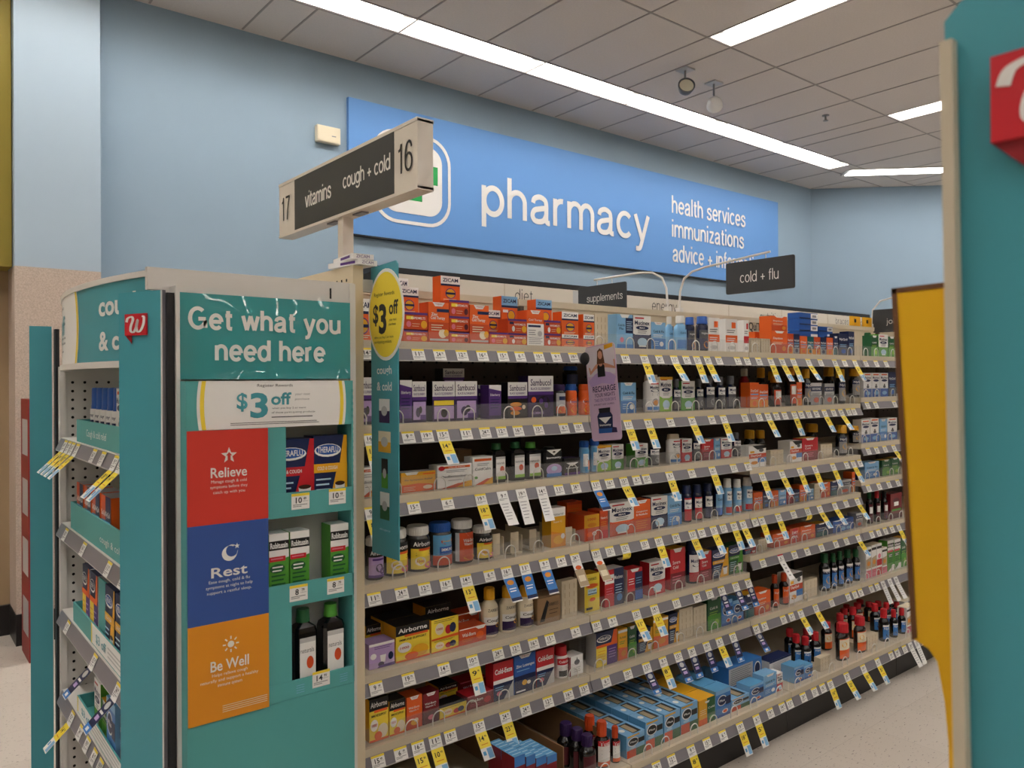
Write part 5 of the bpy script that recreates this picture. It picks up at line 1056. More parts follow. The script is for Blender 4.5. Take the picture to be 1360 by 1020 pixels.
for k, s in TAGS:
    seen = {}; tot = {}
    L = [(q[0], int(q[1]), float(q.split(':')[1])) for q in s.split()]
    for c, bay, x in L: tot[(c, bay)] = tot.get((c, bay), 0) + 1
    for i, (c, bay, x) in enumerate(L):
        seen[(c, bay)] = seen.get((c, bay), 0) + 1
        pr = PRICES[(i*3 + k) % len(PRICES)] if c in 'fw' else PRICES[(i + k*2) % len(PRICES)]
        me = tag_mesh(c, pr, 0 if c == 'f' else R(random.choice((0, 6, 12))))
        yf = YF if k < 6 else YBASE
        q = obj(TNAME.get(c, 'offer_tag'), me, None, (x, yf - .0016*math.cos(TILT), RAIL_Z[k][bay] + .0016*math.sin(TILT)))
        q.rotation_euler = (-TILT, 0, 0)
        w = '%s edge, %s' % (SHELF[k], BAY[bay])
        lab = (TDESC[c] + ' on the ' + w) if tot[(c, bay)] == 1 else '%s %s along the %s' % (ORD[seen[(c, bay)]], TDESC[c], w)
        tag(q, lab, 'price tag', '%ss on the shelf edges' % TDESC[c])

# ---------------------------------------------------------------- shared graphics helpers
def stroke(b, pts, fn, w, off, m, sub=6):
    P = [Vector((x, y, 0)) for x, y in pts]; Q = []
    for i in range(len(P)-1):
        a, c, d, e = P[max(i-1,0)], P[i], P[i+1], P[min(i+2,len(P)-1)]
        for k in range(sub):
            t = k/sub; Q.append(.5*((2*c) + (d-a)*t + (2*a-5*c+4*d-e)*t*t + (3*c-a-3*d+e)*t**3))
    Q.append(P[-1]); L = []; Rr = []
    for i in range(len(Q)):
        t = (Q[min(i+1,len(Q)-1)] - Q[max(i-1,0)]).normalized(); n = Vector((-t.y, t.x, 0)); ww = w*(.55 + .45*abs(t.y))
        L.append(Q[i] + n*ww/2); Rr.append(Q[i] - n*ww/2)
    n = len(Q); b.add([fn(q.x, q.y, off) for q in L + Rr], [(i, i+1, n+i+1, n+i) for i in range(n-1)], m)
WSCRIPT = [(.10,.62),(.16,.80),(.34,.86),(.40,.72),(.30,.42),(.30,.20),(.44,.16),(.56,.42),(.62,.72),(.56,.42),(.60,.18),(.74,.20),(.88,.50),(.90,.82),(.80,.86)]
def logo(parent, fn0, u, v, w, h, off):            # red flag with a folded tail and a white script letter
    fn = lambda x, y, o_: fn0(u + x*w, v + y*h, o_)
    b = MB(); b.prism([(0,0),(1,0),(1,1),(0,1)], fn, off, off+.003, 'logo_red'); b.poly([(0,0),(.3,-.4),(.3,0)], fn, off+.001, 'logo_dred')
    b.poly([(0,0),(.3,0),(.3,-.4)], fn, off+.0011, 'logo_dred')
    stroke(b, WSCRIPT, fn, .12, off+.0036, 'letter_white'); return b.build('logo_flag', parent)
def words(parent, fn, s, u, v, w, h, m, off=.001, bold=.0, res=3, name='lettering'):
    b = MB(); b.text(s, fn, u, v, w, h, m, off, bold, res); return b.build(name, parent)
def bars(parent, fn, rows, m, off=.001, name='small_print'):
    b = MB()
    for u0, u1, v, h in rows: b.poly([(u0,v),(u1,v),(u1,v+h),(u0,v+h)], fn, off, m)
    return b.build(name, parent)

# ---------------------------------------------------------------- endcap of the run
EF, EB, EN, EO = .41, .862, 1.65, 2.595            # front, back, near side, far side
ec = thing('endcap_display', 'white pegboard endcap with curved teal header and teal side wings', 'endcap', (0,0,0))
b = MB(); b.box(.44,EN,0,EB,EN+.015,1.6125,'frame_white'); b.box(.4525,1.605,.02,.4595,EN,1.575,'frame_white'); b.box(.848,EN-.006,0,EB,EN,1.61,'frame_white'); b.box(.411,EN,1.568,.44,EN+.015,1.6125,'frame_white'); b.box(.428,EN+.015,1.43,.44,EN+.04,1.6125,'frame_white')
for z in (1.585, 1.55): b.box(.80,EN-.0008,z-.012,.804,EN,z+.012,'peg_hole')
b.build('side_panel', ec)
b = MB(); b.box(EF-.004,EO-.015,0,EB,EO,1.43,'frame_white'); b.box(EF-.006,EO-.022,0,EF+.01,EO+.002,1.43,'frame_white')
for i in range(13):
    for j in range(50): 
        x, z = EF+.028+i*.0318, .14+j*.0254
        b.add([(x+.0042*math.cos(2*math.pi*k/8), EO-.0155, z+.0042*math.sin(2*math.pi*k/8)) for k in range(8)], [tuple(range(8))], 'peg_hole')
b.build('pegboard_side', ec)
b = MB(); b.box(EB-.015,EN+.015,0,EB,EO-.015,1.60,'frame_white')
for i in range(28):
    for j in range(46):
        y, z = EN+.06+i*.0318, .2+j*.0254
        b.add([(EB-.0155, y+.0042*math.cos(2*math.pi*k/6), z+.0042*math.sin(2*math.pi*k/6)) for k in range(6)], [tuple(range(6))], 'peg_hole')
b.build('pegboard_back', ec)
YC, SAG, HW = 2.145, .066, .458
RAD = (HW*HW + SAG*SAG)/(2*SAG)
def arc(u, v, off):                                # u runs along -Y from the arc's middle
    a = u/RAD; return (EF+.02 - SAG + RAD - (RAD+off)*math.cos(a), YC - (RAD+off)*math.sin(a), v)
AM = RAD*math.asin(HW/RAD)
def arcband(b, u0, u1, v0, v1, off, m, n=24):
    vs = []
    for i in range(n+1):
        u = u0 + (u1-u0)*i/n; vs += [arc(u,v0,off), arc(u,v1,off)]
    b.add(vs, [(2*i,2*i+2,2*i+3,2*i+1) for i in range(n)], m, True)
b = MB(); arcband(b,-AM,AM,1.43,1.60,0,'endcap_teal')
arcband(b,-AM,AM,1.43,1.60,-.008,'frame_white'); hd = b.build('curved_header', ec)
b = MB()
n = 20; vs = []
for i in range(n+1):
    v = 1.43 + .17*i/n; k = (i/n-.5)*2; e = .095 + .02*(1-k*k)
    e = e - .04; vs += [arc(-AM+(e+AM)*q/12,v,.0008) for q in range(13)]
b.add(vs, [(13*i+q,13*i+q+1,13*i+q+14,13*i+q+13) for i in range(n) for q in range(12)], 'white', True)
vs = []
for i in range(n+1):
    v = 1.43 + .17*i/n; k = (i/n-.5)*2; e = .055 + .02*(1-k*k)
    vs += [arc(e-.02,v,.0012), arc(e-.004,v,.0012)]
b.add(vs, [(2*i,2*i+1,2*i+3,2*i+2) for i in range(n)], 'yellow'); b.build('offer_panel', hd)
b = MB()
for o0, o1, z0, z1 in ((.004,-.02,1.60,1.612),(.006,-.012,1.416,1.43)):
    for off, m in ((o0,'frame_white'),(o1,'frame_white')): arcband(b,-AM,AM,z0,z1,off,m)
    for z in (z0, z1):
        vs = []
        for i in range(25): vs += [arc(-AM+2*AM*i/24,z,o0), arc(-AM+2*AM*i/24,z,o1)]
        b.add(vs, [(2*i,2*i+2,2*i+3,2*i+1) for i in range(24)], 'frame_white')
b.add([arc(-AM,1.611,0),(EF+.02,EO-.006,1.611),(EB,EO-.006,1.611),(EB,EN+.003,1.611),(EF+.02,EN+.003,1.611)] + [arc(AM-2*AM*i/12,1.611,0) for i in range(13)], [tuple(range(18))], 'frame_white')
b.build('header_cap', ec)
words(hd, arc, 'cough', .325, 1.545, .205, .058, 'letter_white', .001, .03); words(hd, arc, '& cold', .325, 1.475, .205, .043, 'letter_white', .001, .03)
words(hd, arc, '$3', -.29, 1.51, .15, .10, 'endcap_teal', .0014, .03); words(hd, arc, 'off', -.16, 1.53, .09, .05, 'endcap_teal', .0014, .03)
words(hd, arc, 'Register Rewards', -.22, 1.575, .15, .012, 'letter_black', .0014, 0)
bars(hd, arc, [(-.13,-.105,1.545,.006),(-.13,-.105,1.53,.006),(-.2,-.1,1.495,.005),(-.2,-.105,1.482,.005),(-.2,-.15,1.462,.004),(-.38,-.12,1.442,.003)], 'grey', .0014)
def wing(name_parent, p0, p1, z0, z1, with_logo, ed=.008):
    d = Vector((p1[0]-p0[0], p1[1]-p0[1], 0)); L = d.length; d.normalize(); nrm = Vector((-d.y, d.x, 0))
    if nrm.x > 0: nrm = -nrm                      # faces the customer, towards -X
    right = Vector((-nrm.y*-1, nrm.x*-1, 0)) if False else Vector((0,0,1)).cross(nrm)*1
    base = Vector((p0[0], p0[1], 0))
    if (Vector((p1[0],p1[1],0))-base).dot(right) < 0: base = Vector((p1[0], p1[1], 0))
    fn = lambda u, v, off: tuple(base + right*u + nrm*off + Vector((0,0,v)))
    b = MB(); b.prism([(0,z0),(L,z0),(L,z1),(0,z1)], fn, -ed, 0, 'endcap_teal', side='rail_grey'); b.prism([(L*.97,z0),(L,z0),(L,z1),(L*.97,z1)], fn, 0, .001, 'frame_white')
    w = b.build('wing_panel', name_parent)
    if with_logo: logo(w, fn, L*.18, 1.478, L*.5, .043, .001)
    return w
wing(ec, (.43,1.617), (.378,1.735), .03, 1.565, True)
wing(ec, (.395,2.632), (.338,2.642), .03, 1.549, False)
b = MB(); b.box(.437,1.612,.03,.4515,1.65,1.56,'ink'); b.build('edge_channel', ec)
b = MB(); b.box(.398,2.60,.03,.408,2.63,1.54,'ink'); b.build('edge_channel', ec)
EZ = [1.2265, .983, .733, .503]
for z in EZ + [.16]:
    b = MB(); b.box(EF-.004,EN+.045,z-.02,EB-.016,EO-.032,z,'frame_white'); sh = b.build('shelf', ec)
    L = EO-EN-.052
    rl = rail(None, EO-.032-1.745); rl.parent = sh; rl.location = (EF-.005, EO-.032, z-.002); rl.rotation_euler = (0,0,R(-90))
b = MB(); b.box(EF+.03,EN+.02,0,EB-.02,EO-.02,.13,'kick_black'); b.build('kick_plate', ec)
# teal cardboard trays on the endcap shelves
def tray(z0, z1, yl, lab, text=None, card=None):
    t = thing('display_tray', lab, 'display tray', (0,0,0), 0, 'teal trays on the endcap shelves'); z0 += .0008
    x0 = EF; y1 = EN+.024
    b = MB(); b.box(x0,y1,z0,x0+.004,yl,z1,'card_teal'); b.box(x0+.004,yl-.004,z0,EB-.04,yl,z1,'card_teal'); b.box(x0+.004,y1,z0,EB-.04,y1+.004,z1,'card_teal'); b.box(x0+.004,y1,z0,EB-.04,yl,z0+.003,'card_teal'); b.build('tray_body', t)
    fn = plane_x(x0); h = z1-z0
    if text: words(t, fn, text[0], -(text[1]+text[2])/2, z0+h*text[3], text[1]-text[2], h*text[4], 'letter_white', .0008)
    if card:
        a, c = card; b = MB(); b.poly([(-a,z0+.004),(-c,z0+.004),(-c,z1+.002),(-a,z1+.002)], fn, .0012, 'white'); b.poly([(-a,z0+.004),(-a+.012,z0+.004),(-a+.012,z1+.002),(-a,z1+.002)], fn, .0016, 'yellow'); b.poly([(-c-.012,z0+.004),(-c,z0+.004),(-c,z1+.002),(-c-.012,z1+.002)], fn, .0016, 'yellow')
        for k in range(3): b.poly([(-a+.18,z0+.014+k*.01),(-c-.03,z0+.014+k*.01),(-c-.03,z0+.018+k*.01),(-a+.18,z0+.018+k*.01)], fn, .0016, 'lgrey')
        b.build('offer_card', t); words(t, fn, '$3 off', -a+.11, (z0+z1)/2, .11, h*.5, 'endcap_teal', .0018, .02)
tray(EZ[0], 1.286, 2.36, 'teal tray on the topmost endcap shelf, holding blue capped bottles', ('Cough & cold relief', 2.23, 2.005, .45, .4))
tray(EZ[1], 1.056, 2.45, 'deep teal tray on the second endcap shelf, orange and navy boxes inside', ('cough & cold relief', 2.08, 1.76, .35, .3))
tray(EZ[2], .785, 2.42, 'teal tray on the third endcap shelf with white offer card, tall narrow boxes', None, (2.18, 1.72))
tray(EZ[3], .545, 2.37, 'teal tray on the lowest endcap shelf with white offer card', None, (2.36, 1.86))
# endcap stock
D['bluN'] = ('bottle','nasal_spray_bottle','white spray bottle with blue cap',.034,'white',[r(0,.05,1,.62,'white'),r(.2,.24,.8,.42,'navy'),tx('Spray',.5,.5,.6,.07,'navy'),r(0,.05,1,.14,'lblue')],{'cap':'blue','cut':.6,'wide':1})
QX = R(-90)
for i, y in enumerate((2.23,2.17,2.11,2.05,1.99)):
    place('bluN', '%s white spray bottle with blue cap in the topmost endcap tray' % ORD[i+1], .046, .139, (EF+.026, y, EZ[0]+.0042), QX, 'spray bottles on the endcap')
for i, y in enumerate((2.235,2.175,2.115,2.055,1.995)):
    place('bluN', '%s white spray bottle in the rear row of the topmost endcap tray' % ORD[i+1], .046, .139, (EF+.068, y, EZ[0]+.0042), QX, 'spray bottles on the endcap')
place('boyW', 'white and blue box beside the spray bottles on the topmost endcap shelf', .07, .142, (EF+.034, 1.925, EZ[0]+.0042), QX)
for i, (ya, yb) in enumerate(((2.40,2.312),(2.30,2.214),(2.204,2.112),(2.10,1.995))):
    place('dayN', '%s orange and navy twin box in the second endcap tray' % ORD[i+1], ya-yb, .128, (EF+.032, (ya+yb)/2, EZ[1]+.0042), QX, 'twin boxes on the endcap')
for i, (key, ya, yb, w) in enumerate((('thrY',2.33,2.24,'yellow and purple'),('thrY',2.232,2.146,'yellow and purple'),('thrN',2.06,1.965,'navy and gold'),('thrN',1.957,1.86,'navy and gold'))):
    place(key, '%s %s hot drink box in the third endcap tray' % (('first','second')[i%2], w), ya-yb, .166, (EF+.032, (ya+yb)/2, EZ[2]+.0042), QX, 'hot drink boxes on the endcap')
b = MB(); b.box(EF+.008,2.068,EZ[2]+.0042,EF+.012,2.138,EZ[2]+.172,'card_teal'); tag(b.build('tray_divider'), 'teal divider card between the two pairs of tall boxes in the endcap tray', 'divider')
for i, (key, ya, yb, h, lab) in enumerate((('mucG',2.22,2.15,.13,'white and green cough box at the far end of the lowest endcap tray'),('grnB',2.142,2.06,.10,'dark green box in the middle of the lowest endcap tray'),('alkB',2.05,1.96,.135,'blue effervescent box with round emblem in the lowest endcap tray'),('nyqB',1.95,1.87,.12,'navy capsule box next to the blue effervescent box in the lowest endcap tray'))):
    place(key, lab, ya-yb, h, (EF+.036, (ya+yb)/2, EZ[3]+.0042), QX)
def etag(kind, y, k, lab, i, bend=22):
    me = tag_mesh(kind, PRICES[i % 10], 0 if kind == 'f' else R(bend))
    q = obj(TNAME.get(kind, 'offer_tag'), me, None, (EF-.005-.0016*math.cos(TILT), y, EZ[k]-.002+.0016*math.sin(TILT))); q.rotation_euler = (-TILT,0,QX)
    tag(q, lab, 'price tag', 'tags on the endcap shelf edges')
for i, y in enumerate((2.46,2.405,2.352,2.29)): etag('y', y, 0, '%s yellow sale tag hanging from the topmost endcap shelf edge' % ORD[i+1], i)
for i, y in enumerate((2.085,1.99)): etag('f', y, 0, '%s flat price tag on the topmost endcap shelf edge' % ORD[i+1], i+2)
for i, y in enumerate((1.865,1.81)): etag('y', y, 0, '%s yellow sale tag half hidden by the near teal wing, topmost endcap edge' % ORD[i+1], i+4)
for i, y in enumerate((2.452,2.21,1.935,1.80)): etag('f', y, 1, '%s flat price tag on the second endcap shelf edge' % ORD[i+1], i+1)
etag('f', 2.43, 2, 'flat price tag at the far end of the third endcap shelf edge', 3)
for i, y in enumerate((2.09,1.855)): etag('n', y, 2, '%s navy offer tag hanging from the third endcap shelf edge' % ORD[i+1], i+5)
etag('y', 2.375, 3, 'yellow sale tag at the far end of the lowest endcap shelf edge', 5)
for i, y in enumerate((2.262,2.175,2.095)): etag('f', y, 3, '%s flat price tag on the lowest endcap shelf edge' % ORD[i+1], i+6)
etag('y', 2.03, 3, 'yellow sale tag beside three flat tags on the lowest endcap shelf edge', 7, 8)

# acrylic header card on the side of the endcap
t = thing('sign_holder', 'glossy teal acrylic sign reading Get what you need here', 'sign', (0,EN,0))
b = MB(); b.box(.4615,-.012,1.39,.845,-.0065,1.565,'acrylic_teal'); b.build('sign_card', t)
fn = lambda u, v, off: (u, -.012-off, v)
for s_, u_, v_, w_, h_ in (('Get what you', .652, 1.509, .335, .062), ('need here', .66, 1.451, .245, .044)):
    q = MB(); htext(q, s_, fn, u_, v_, w_, h_, 'letter_white', .0008, .27, .2); q.build('lettering', t)
# ---------------------------------------------------------------- cardboard side display
FY, BY = 1.571, 1.642
sd = thing('cardboard_display', 'teal cardboard side display with red, blue and orange message panels', 'display', (0,0,0))
TM = 'card_teal'
b = MB(); b.box(.460,FY,0,.464,BY,1.386,TM); b.build('side_wall', sd)
b = MB(); b.box(.8125,FY,0,.8165,BY,1.386,TM)
for k in range(46): b.box(.8125,FY-.001,.73+k*.014,.8165,FY,.737+k*.014,TM)
b.build('side_wall', sd)
b = MB(); b.box(.464,BY-.003,0,.8125,BY,1.386,'lgrey'); b.build('back_wall', sd)
fn = plane_y(FY)
b = MB(); b.box(.464,FY,1.290,.8125,FY+.06,1.386,TM); h = b.build('header_box', sd)
b = MB(); n = 18
def curve_x(v, side):
    k = (v-1.338)/.048; return .484 - .004*(1-k*k) if side < 0 else .795 + .004*(1-k*k)
vs = []
for i in range(n+1):
    v = 1.290 + .096*i/n; vs += [fn(curve_x(v,-1),v,.0008), fn(curve_x(v,1),v,.0008)]
b.add(vs, [(2*i,2*i+1,2*i+3,2*i+2) for i in range(n)], 'white')
for sgn in (-1,1):
    vs = []
    for i in range(n+1):
        v = 1.290 + .096*i/n; c = curve_x(v,sgn) - sgn*.006; vs += [fn(min(c,c-sgn*.008),v,.0012), fn(max(c,c-sgn*.008),v,.0012)]
    b.add(vs, [(2*i,2*i+1,2*i+3,2*i+2) for i in range(n)], 'yellow')
b.build('offer_panel', h)
words(h, fn, '$', .569, 1.343, .022, .038, 'endcap_teal', .0014, .02); words(h, fn, '3', .604, 1.336, .037, .052, 'endcap_teal', .0014, .03); words(h, fn, 'off', .651, 1.349, .044, .026, 'endcap_teal', .0014, .025)
words(h, fn, 'Register Rewards', .638, 1.376, .076, .0075, 'letter_black', .0014); words(h, fn, 'your next', .698, 1.357, .034, .0055, 'grey', .0014); words(h, fn, 'purchase', .697, 1.347, .032, .006, 'grey', .0014)
words(h, fn, 'when you buy 2 or more', .668, 1.329, .074, .005, 'letter_black', .0014); words(h, fn, 'of these participating products', .678, 1.320, .096, .005, 'letter_black', .0014)
bars(h, fn, [(.63,.72,1.310,.002),(.545,.73,1.3005,.0012),(.545,.735,1.297,.0012)], 'dgrey', .0014)
pr_, pb_, po_ = M('panel_red','#cf3a2f',rough=.45), M('panel_blue','#35549a',rough=.45), M('panel_orange','#dd8f22',rough=.45)
fp = plane_y(FY-.004)
def msg(z0, z1, m, title, lines, tz):
    b = MB(); b.box(.461,FY-.004,z0,.621,FY,z1,m); q = b.build('message_panel', sd)
    words(q, fp, title, .541, tz, *(.072,.020) if title != 'Be Well' else (.076,.021), 'letter_white', .0006, .015)
    for k, s in enumerate(lines): words(q, fp, s, .541, tz-.0185-.0105*k, .0042*len(s)*.88, .0078, 'letter_white', .0006)
    return q
q = msg(1.104,1.289,pr_,'Relieve',['Manage cough & cold','symptoms before they','catch up with you'],1.205)
st = []
for k in range(10):
    a = R(90+36*k); rr = .0165 if k % 2 == 0 else .007; st.append((.541+rr*math.cos(a), 1.238+rr*math.sin(a)))
b = MB(); b.add([fp(u,v,.0006) for u,v in st]+[fp(.541,1.238,.0006)], [(k,(k+1)%10,10) for k in range(10)], 'letter_white'); b.poly([(.538,1.229),(.544,1.229),(.544,1.238),(.547,1.238),(.541,1.245),(.535,1.238),(.538,1.238)], fp, .001, pr_); b.build('star_icon', q)
q = msg(.909,1.104,pb_,'Rest',['Ease cough, cold & flu','symptoms at night to help','support a restful sleep.'],1.008)
mo = [(.541+.015*math.cos(R(60+a*12)), 1.043+.015*math.sin(R(60+a*12))) for a in range(26)]; mi_ = [(.546+.012*math.cos(R(60+a*12)), 1.048+.012*math.sin(R(60+a*12))) for a in range(26)]
b = MB(); b.add([fp(u,v,.0006) for u,v in mo+mi_], [(k,k+1,26+k+1,26+k) for k in range(25)], 'letter_white')
st = [(.556+(.006 if k%2==0 else .0025)*math.cos(R(90+36*k)), 1.056+(.006 if k%2==0 else .0025)*math.sin(R(90+36*k))) for k in range(10)]
b.add([fp(u,v,.0008) for u,v in st]+[fp(.556,1.056,.0008)], [(k,(k+1)%10,10) for k in range(10)], 'letter_white'); b.build('moon_icon', q)
q = msg(.716,.909,po_,'Be Well',['Helps relieve cough','naturally and support a healthy','immune system'],.824)
b = MB(); b.poly([(.543+.0065*math.cos(R(20*k)), .862+.0065*math.sin(R(20*k))) for k in range(18)], fp, .0006, 'letter_white')
for k in range(8):
    a = R(45*k); c, s_ = math.cos(a), math.sin(a); b.poly([(.543+.010*c-.0013*s_,.862+.010*s_+.0013*c),(.543+.010*c+.0013*s_,.862+.010*s_-.0013*c),(.543+.016*c+.0013*s_,.862+.016*s_-.0013*c),(.543+.016*c-.0013*s_,.862+.016*s_+.0013*c)], fp, .0006, 'letter_white')
b.build('sun_icon', q); bars(q, fp, [(.526,.617,.742,.0012),(.526,.617,.738,.0012),(.526,.617,.734,.0012),(.526,.617,.730,.0012)], 'cream', .0006)
b = MB(); b.box(.621,FY,1.151,.661,FY+.004,1.290,TM); b.build('front_panel', sd)
b = MB(); b.box(.464,FY,.72,.621,FY+.003,1.290,TM); b.build('front_panel', sd)
b = MB(); b.box(.621,FY,.755,.672,FY+.004,.912,TM); b.build('front_panel', sd)
b = MB(); b.box(.464,FY,0,.8125,FY+.004,.7175,TM); b.build('lower_panel', sd)
for z0, z1 in ((1.10,1.151),(.912,.960),(.7185,.755)):
    b = MB(); b.box(.621,FY-.001,z0,.8165,FY+.003,z1,TM); b.box(.464,FY+.004,z0+.002,.8125,BY-.003,z0+.005,TM); b.build('tray_front', sd)
fb = plane_y(FY-.001)
for z, lx in ((.735,.69),(.735,.79)):
    b = MB()
    for q_ in range(4): b.poly([(lx-.009,z-.008+q_*.005),(lx+.009,z-.008+q_*.005),(lx+.009,z-.007+q_*.005),(lx-.009,z-.007+q_*.005)], fb, .0006, 'lblue')
    b.build('printed_outline', sd)
for i, (x, z, pi) in enumerate(((.692,1.149,('10','49')),(.777,1.151,('10','49')),(.687,.956,('8','79')),(.772,.957,('8','79')),(.737,.763,('14','99')))):
    me = tag_mesh('f', pi, 0); q = obj('price_tag', me, None, (x, FY-.0014, z))
    tag(q, ['price tag 10.49 nearer the red panel on the cardboard display','price tag 10.49 under the orange hot drink box','price tag 8.79 under the pair of green boxes','price tag 8.79 under the single green box','price tag 14.99 below the black herbal bottles'][i], 'price tag', 'tags on the cardboard display')
z = 1.1056
place('thrR', 'navy and red hot drink box partly behind the teal panel', .096, .156, (.683, 1.612, z)); place('thrN', 'navy and orange hot drink box with white mug picture', .078, .158, (.7695, 1.612, z))
for x, w, hh, lab in ((.650,.044,.149,'green and white cough box beside the blue message panel'),(.696,.045,.149,'second green and white cough box, touching the first'),(.7885,.043,.152,'green and white cough box standing alone in the cardboard display')): place('grnR', lab, w, hh, (x, 1.606, .9176))
place('natK', 'black herbal syrup bottle with green cap nearer the orange panel', .052, .166, (.712, 1.606, .7242)); place('natG', 'black herbal syrup bottle with bright green cap at the display edge', .052, .166, (.777, 1.606, .7242))

# ---------------------------------------------------------------- blade flags
t = thing('aisle_flag', 'tall teal flag with yellow oval offering $3 off, cough and cold', 'flag sign', (.935, 1.629, 1.32))
fn = lambda u, v, off: (-off, .071-u, v)               # u from the post outwards
S = [(0,-.352),(.126,-.352),(.126,.337),(.118,.345),(0,.34)]
b = MB(); b.prism(S, fn, -.0015, .0015, 'endcap_teal'); b.build('flag_strip', t)
OV = [(.0735+.083*math.cos(2*math.pi*k/40), .222+.109*math.sin(2*math.pi*k/40)) for k in range(40)]
b = MB(); b.prism(OV, fn, .0016, .0035, 'white'); b.poly([(.0735+.077*math.cos(2*math.pi*k/40), .222+.101*math.sin(2*math.pi*k/40)) for k in range(40)], fn, .0040, 'yellow'); ov = b.build('offer_oval', t)
words(ov, fn, '$', .028, .222, .026, .052, 'letter_black', .0044, .02); words(ov, fn, '3', .061, .212, .036, .072, 'letter_black', .0044, .035); words(ov, fn, 'off', .112, .237, .042, .034, 'letter_black', .0044, .02)
words(ov, fn, 'Register Rewards', .068, .270, .095, .012, 'letter_black', .0044); words(ov, fn, 'your next', .108, .207, .034, .007, 'letter_black', .0044); words(ov, fn, 'purchase', .106, .197, .032, .008, 'letter_black', .0044)
words(ov, fn, 'when you buy 2 or more', .066, .168, .09, .008, 'letter_black', .0044); words(ov, fn, 'participating products', .062, .157, .08, .009, 'letter_black', .0044)
words(t, fn, 'cough', .063, .088, .070, .026, 'letter_white', .002, .02); words(t, fn, '& cold', .063, .052, .070, .021, 'letter_white', .002, .02)
b = MB()
for z0, z1, w, cols in ((-.035,.022,.05,('white','dpurple')),(-.105,-.055,.058,('cream','gold')),(-.19,-.12,.03,('black','green')),(-.265,-.2,.044,('white','dgreen'))):
    b.poly([(.063-w/2,z0),(.063+w/2,z0),(.063+w/2,z1),(.063-w/2,z1)], fn, .002, cols[0]); b.poly([(.063-w/2,z0),(.063+w/2,z0),(.063+w/2,z0+(z1-z0)*.5),(.063-w/2,z0+(z1-z0)*.5)], fn, .0022, cols[1])
    b.poly([(.063+w*.28*math.cos(R(30*k)), (z0+z1)/2+.012*math.sin(R(30*k))) for k in range(12)], fn, .0024, 'lgrey')
b.build('product_pictures', t); words(t, fn, 'while supplies last', .063, -.29, .05, .007, 'pale', .002)
b = MB(); b.box(-.029,.061,.28,.0,.075,.31,'lgrey'); b.build('mounting_clip', t)
t = thing('shelf_flag', 'lilac flag reading RECHARGE, clipped to the top shelf edge', 'flag sign', (1.80, 1.762, 1.345)); t.rotation_euler = (R(-6),0,0)
fn = lambda u, v, off: (-off, -u, v)
def rrect(w, h, rad, n=5):
    P = []
    for cx, cy, a0 in ((w-rad,h-rad,0),(-w+rad,h-rad,90),(-w+rad,-h+rad,180),(w-rad,-h+rad,270)):
        for k in range(n+1): P.append((cx+rad*math.cos(R(a0+90*k/n)), cy+rad*math.sin(R(a0+90*k/n))))
    return P
lil = M('flag_lilac', '#c9aec9', rough=.4)
b = MB(); b.prism(rrect(.066,.154,.012), fn, -.001, .001, lil); b.build('flag_card', t)
b = MB(); sk = M('print_skin','#c98f74',rough=.5); pw = M('print_sheet','#cfc8d2',rough=.5)
b.poly([(-.06,.055),(.06,.055),(.064,.08),(.064,.15),(-.064,.15),(-.064,.08)], fn, .0012, pw)
b.poly([(-.062,.04),(-.03,.06),(0,.07),(.04,.06),(.062,.045),(.05,.02),(0,.03),(-.05,.02)], fn, .0013, 'lilac')
b.poly([(-.014,.118),(-.018,.09),(.018,.09),(.014,.118),(.012,.134),(0,.142),(-.012,.134)], fn, .0014, M('print_hair','#5e3a22',rough=.5))
b.poly([(-.022,.092),(.022,.092),(.058,.078),(.056,.1),(.062,.1),(.063,.07),(.022,.078),(-.022,.078),(-.05,.06),(-.056,.085),(-.05,.085),(-.046,.072)], fn, .0016, sk)
b.poly([(-.016,.084),(-.010,.092),(-.004,.084),(.004,.084),(.010,.092),(.016,.084),(.017,.05),(-.017,.05)], fn, .0018, 'black'); b.poly([(.0098*math.cos(R(30*k)), .12+.0135*math.sin(R(30*k))) for k in range(12)], fn, .0018, sk)
b.poly([(.02,.135),(.058,.14),(.058,.152),(.02,.150)], fn, .002, 'gold'); b.build('printed_photo', t)
words(t, fn, 'RECHARGE', .006, .012, .102, .019, 'dpurple', .0012, .02); words(t, fn, 'YOUR NIGHTS', .006, -.008, .09, .012, 'dpurple', .0012, .01); words(t, fn, 'TAKE ON YOUR DAYS', .006, -.024, .095, .010, 'purple', .0012); words(t, fn, 'IMMUNITY AND CALMING', .0,-.038,.09,.006,'dpurple',.0012)
b = MB(); b.poly([(-.024,-.065),(.024,-.065),(.026,-.05),(-.026,-.05)], fn, .0014, 'black'); b.poly([(-.03,-.13),(.03,-.13),(.034,-.075),(.026,-.065),(-.026,-.065),(-.034,-.075)], fn, .0014, 'navy'); b.poly([(-.028,-.08),(.028,-.08),(0,-.1)], fn, .0018, 'white'); b.poly([(-.032,-.13),(.032,-.13),(.032,-.115),(-.032,-.115)], fn, .0018, 'blue'); b.poly([(.025,-.13),(.05,-.13),(.048,-.115),(.03,-.112)], fn, .002, 'dpurple')
b.build('printed_bottle', t); words(t, fn, 'Immunity', 0, -.105, .05, .009, 'white', .0022, .02)
b = MB(); b.lathe([(.001,-.004),(.02,-.004),(.022,0),(.02,.006),(.001,.006)], 'ink', 16); c = b.build('clip', t, (0,.070,.117)); c.rotation_euler = (0,R(90),0)
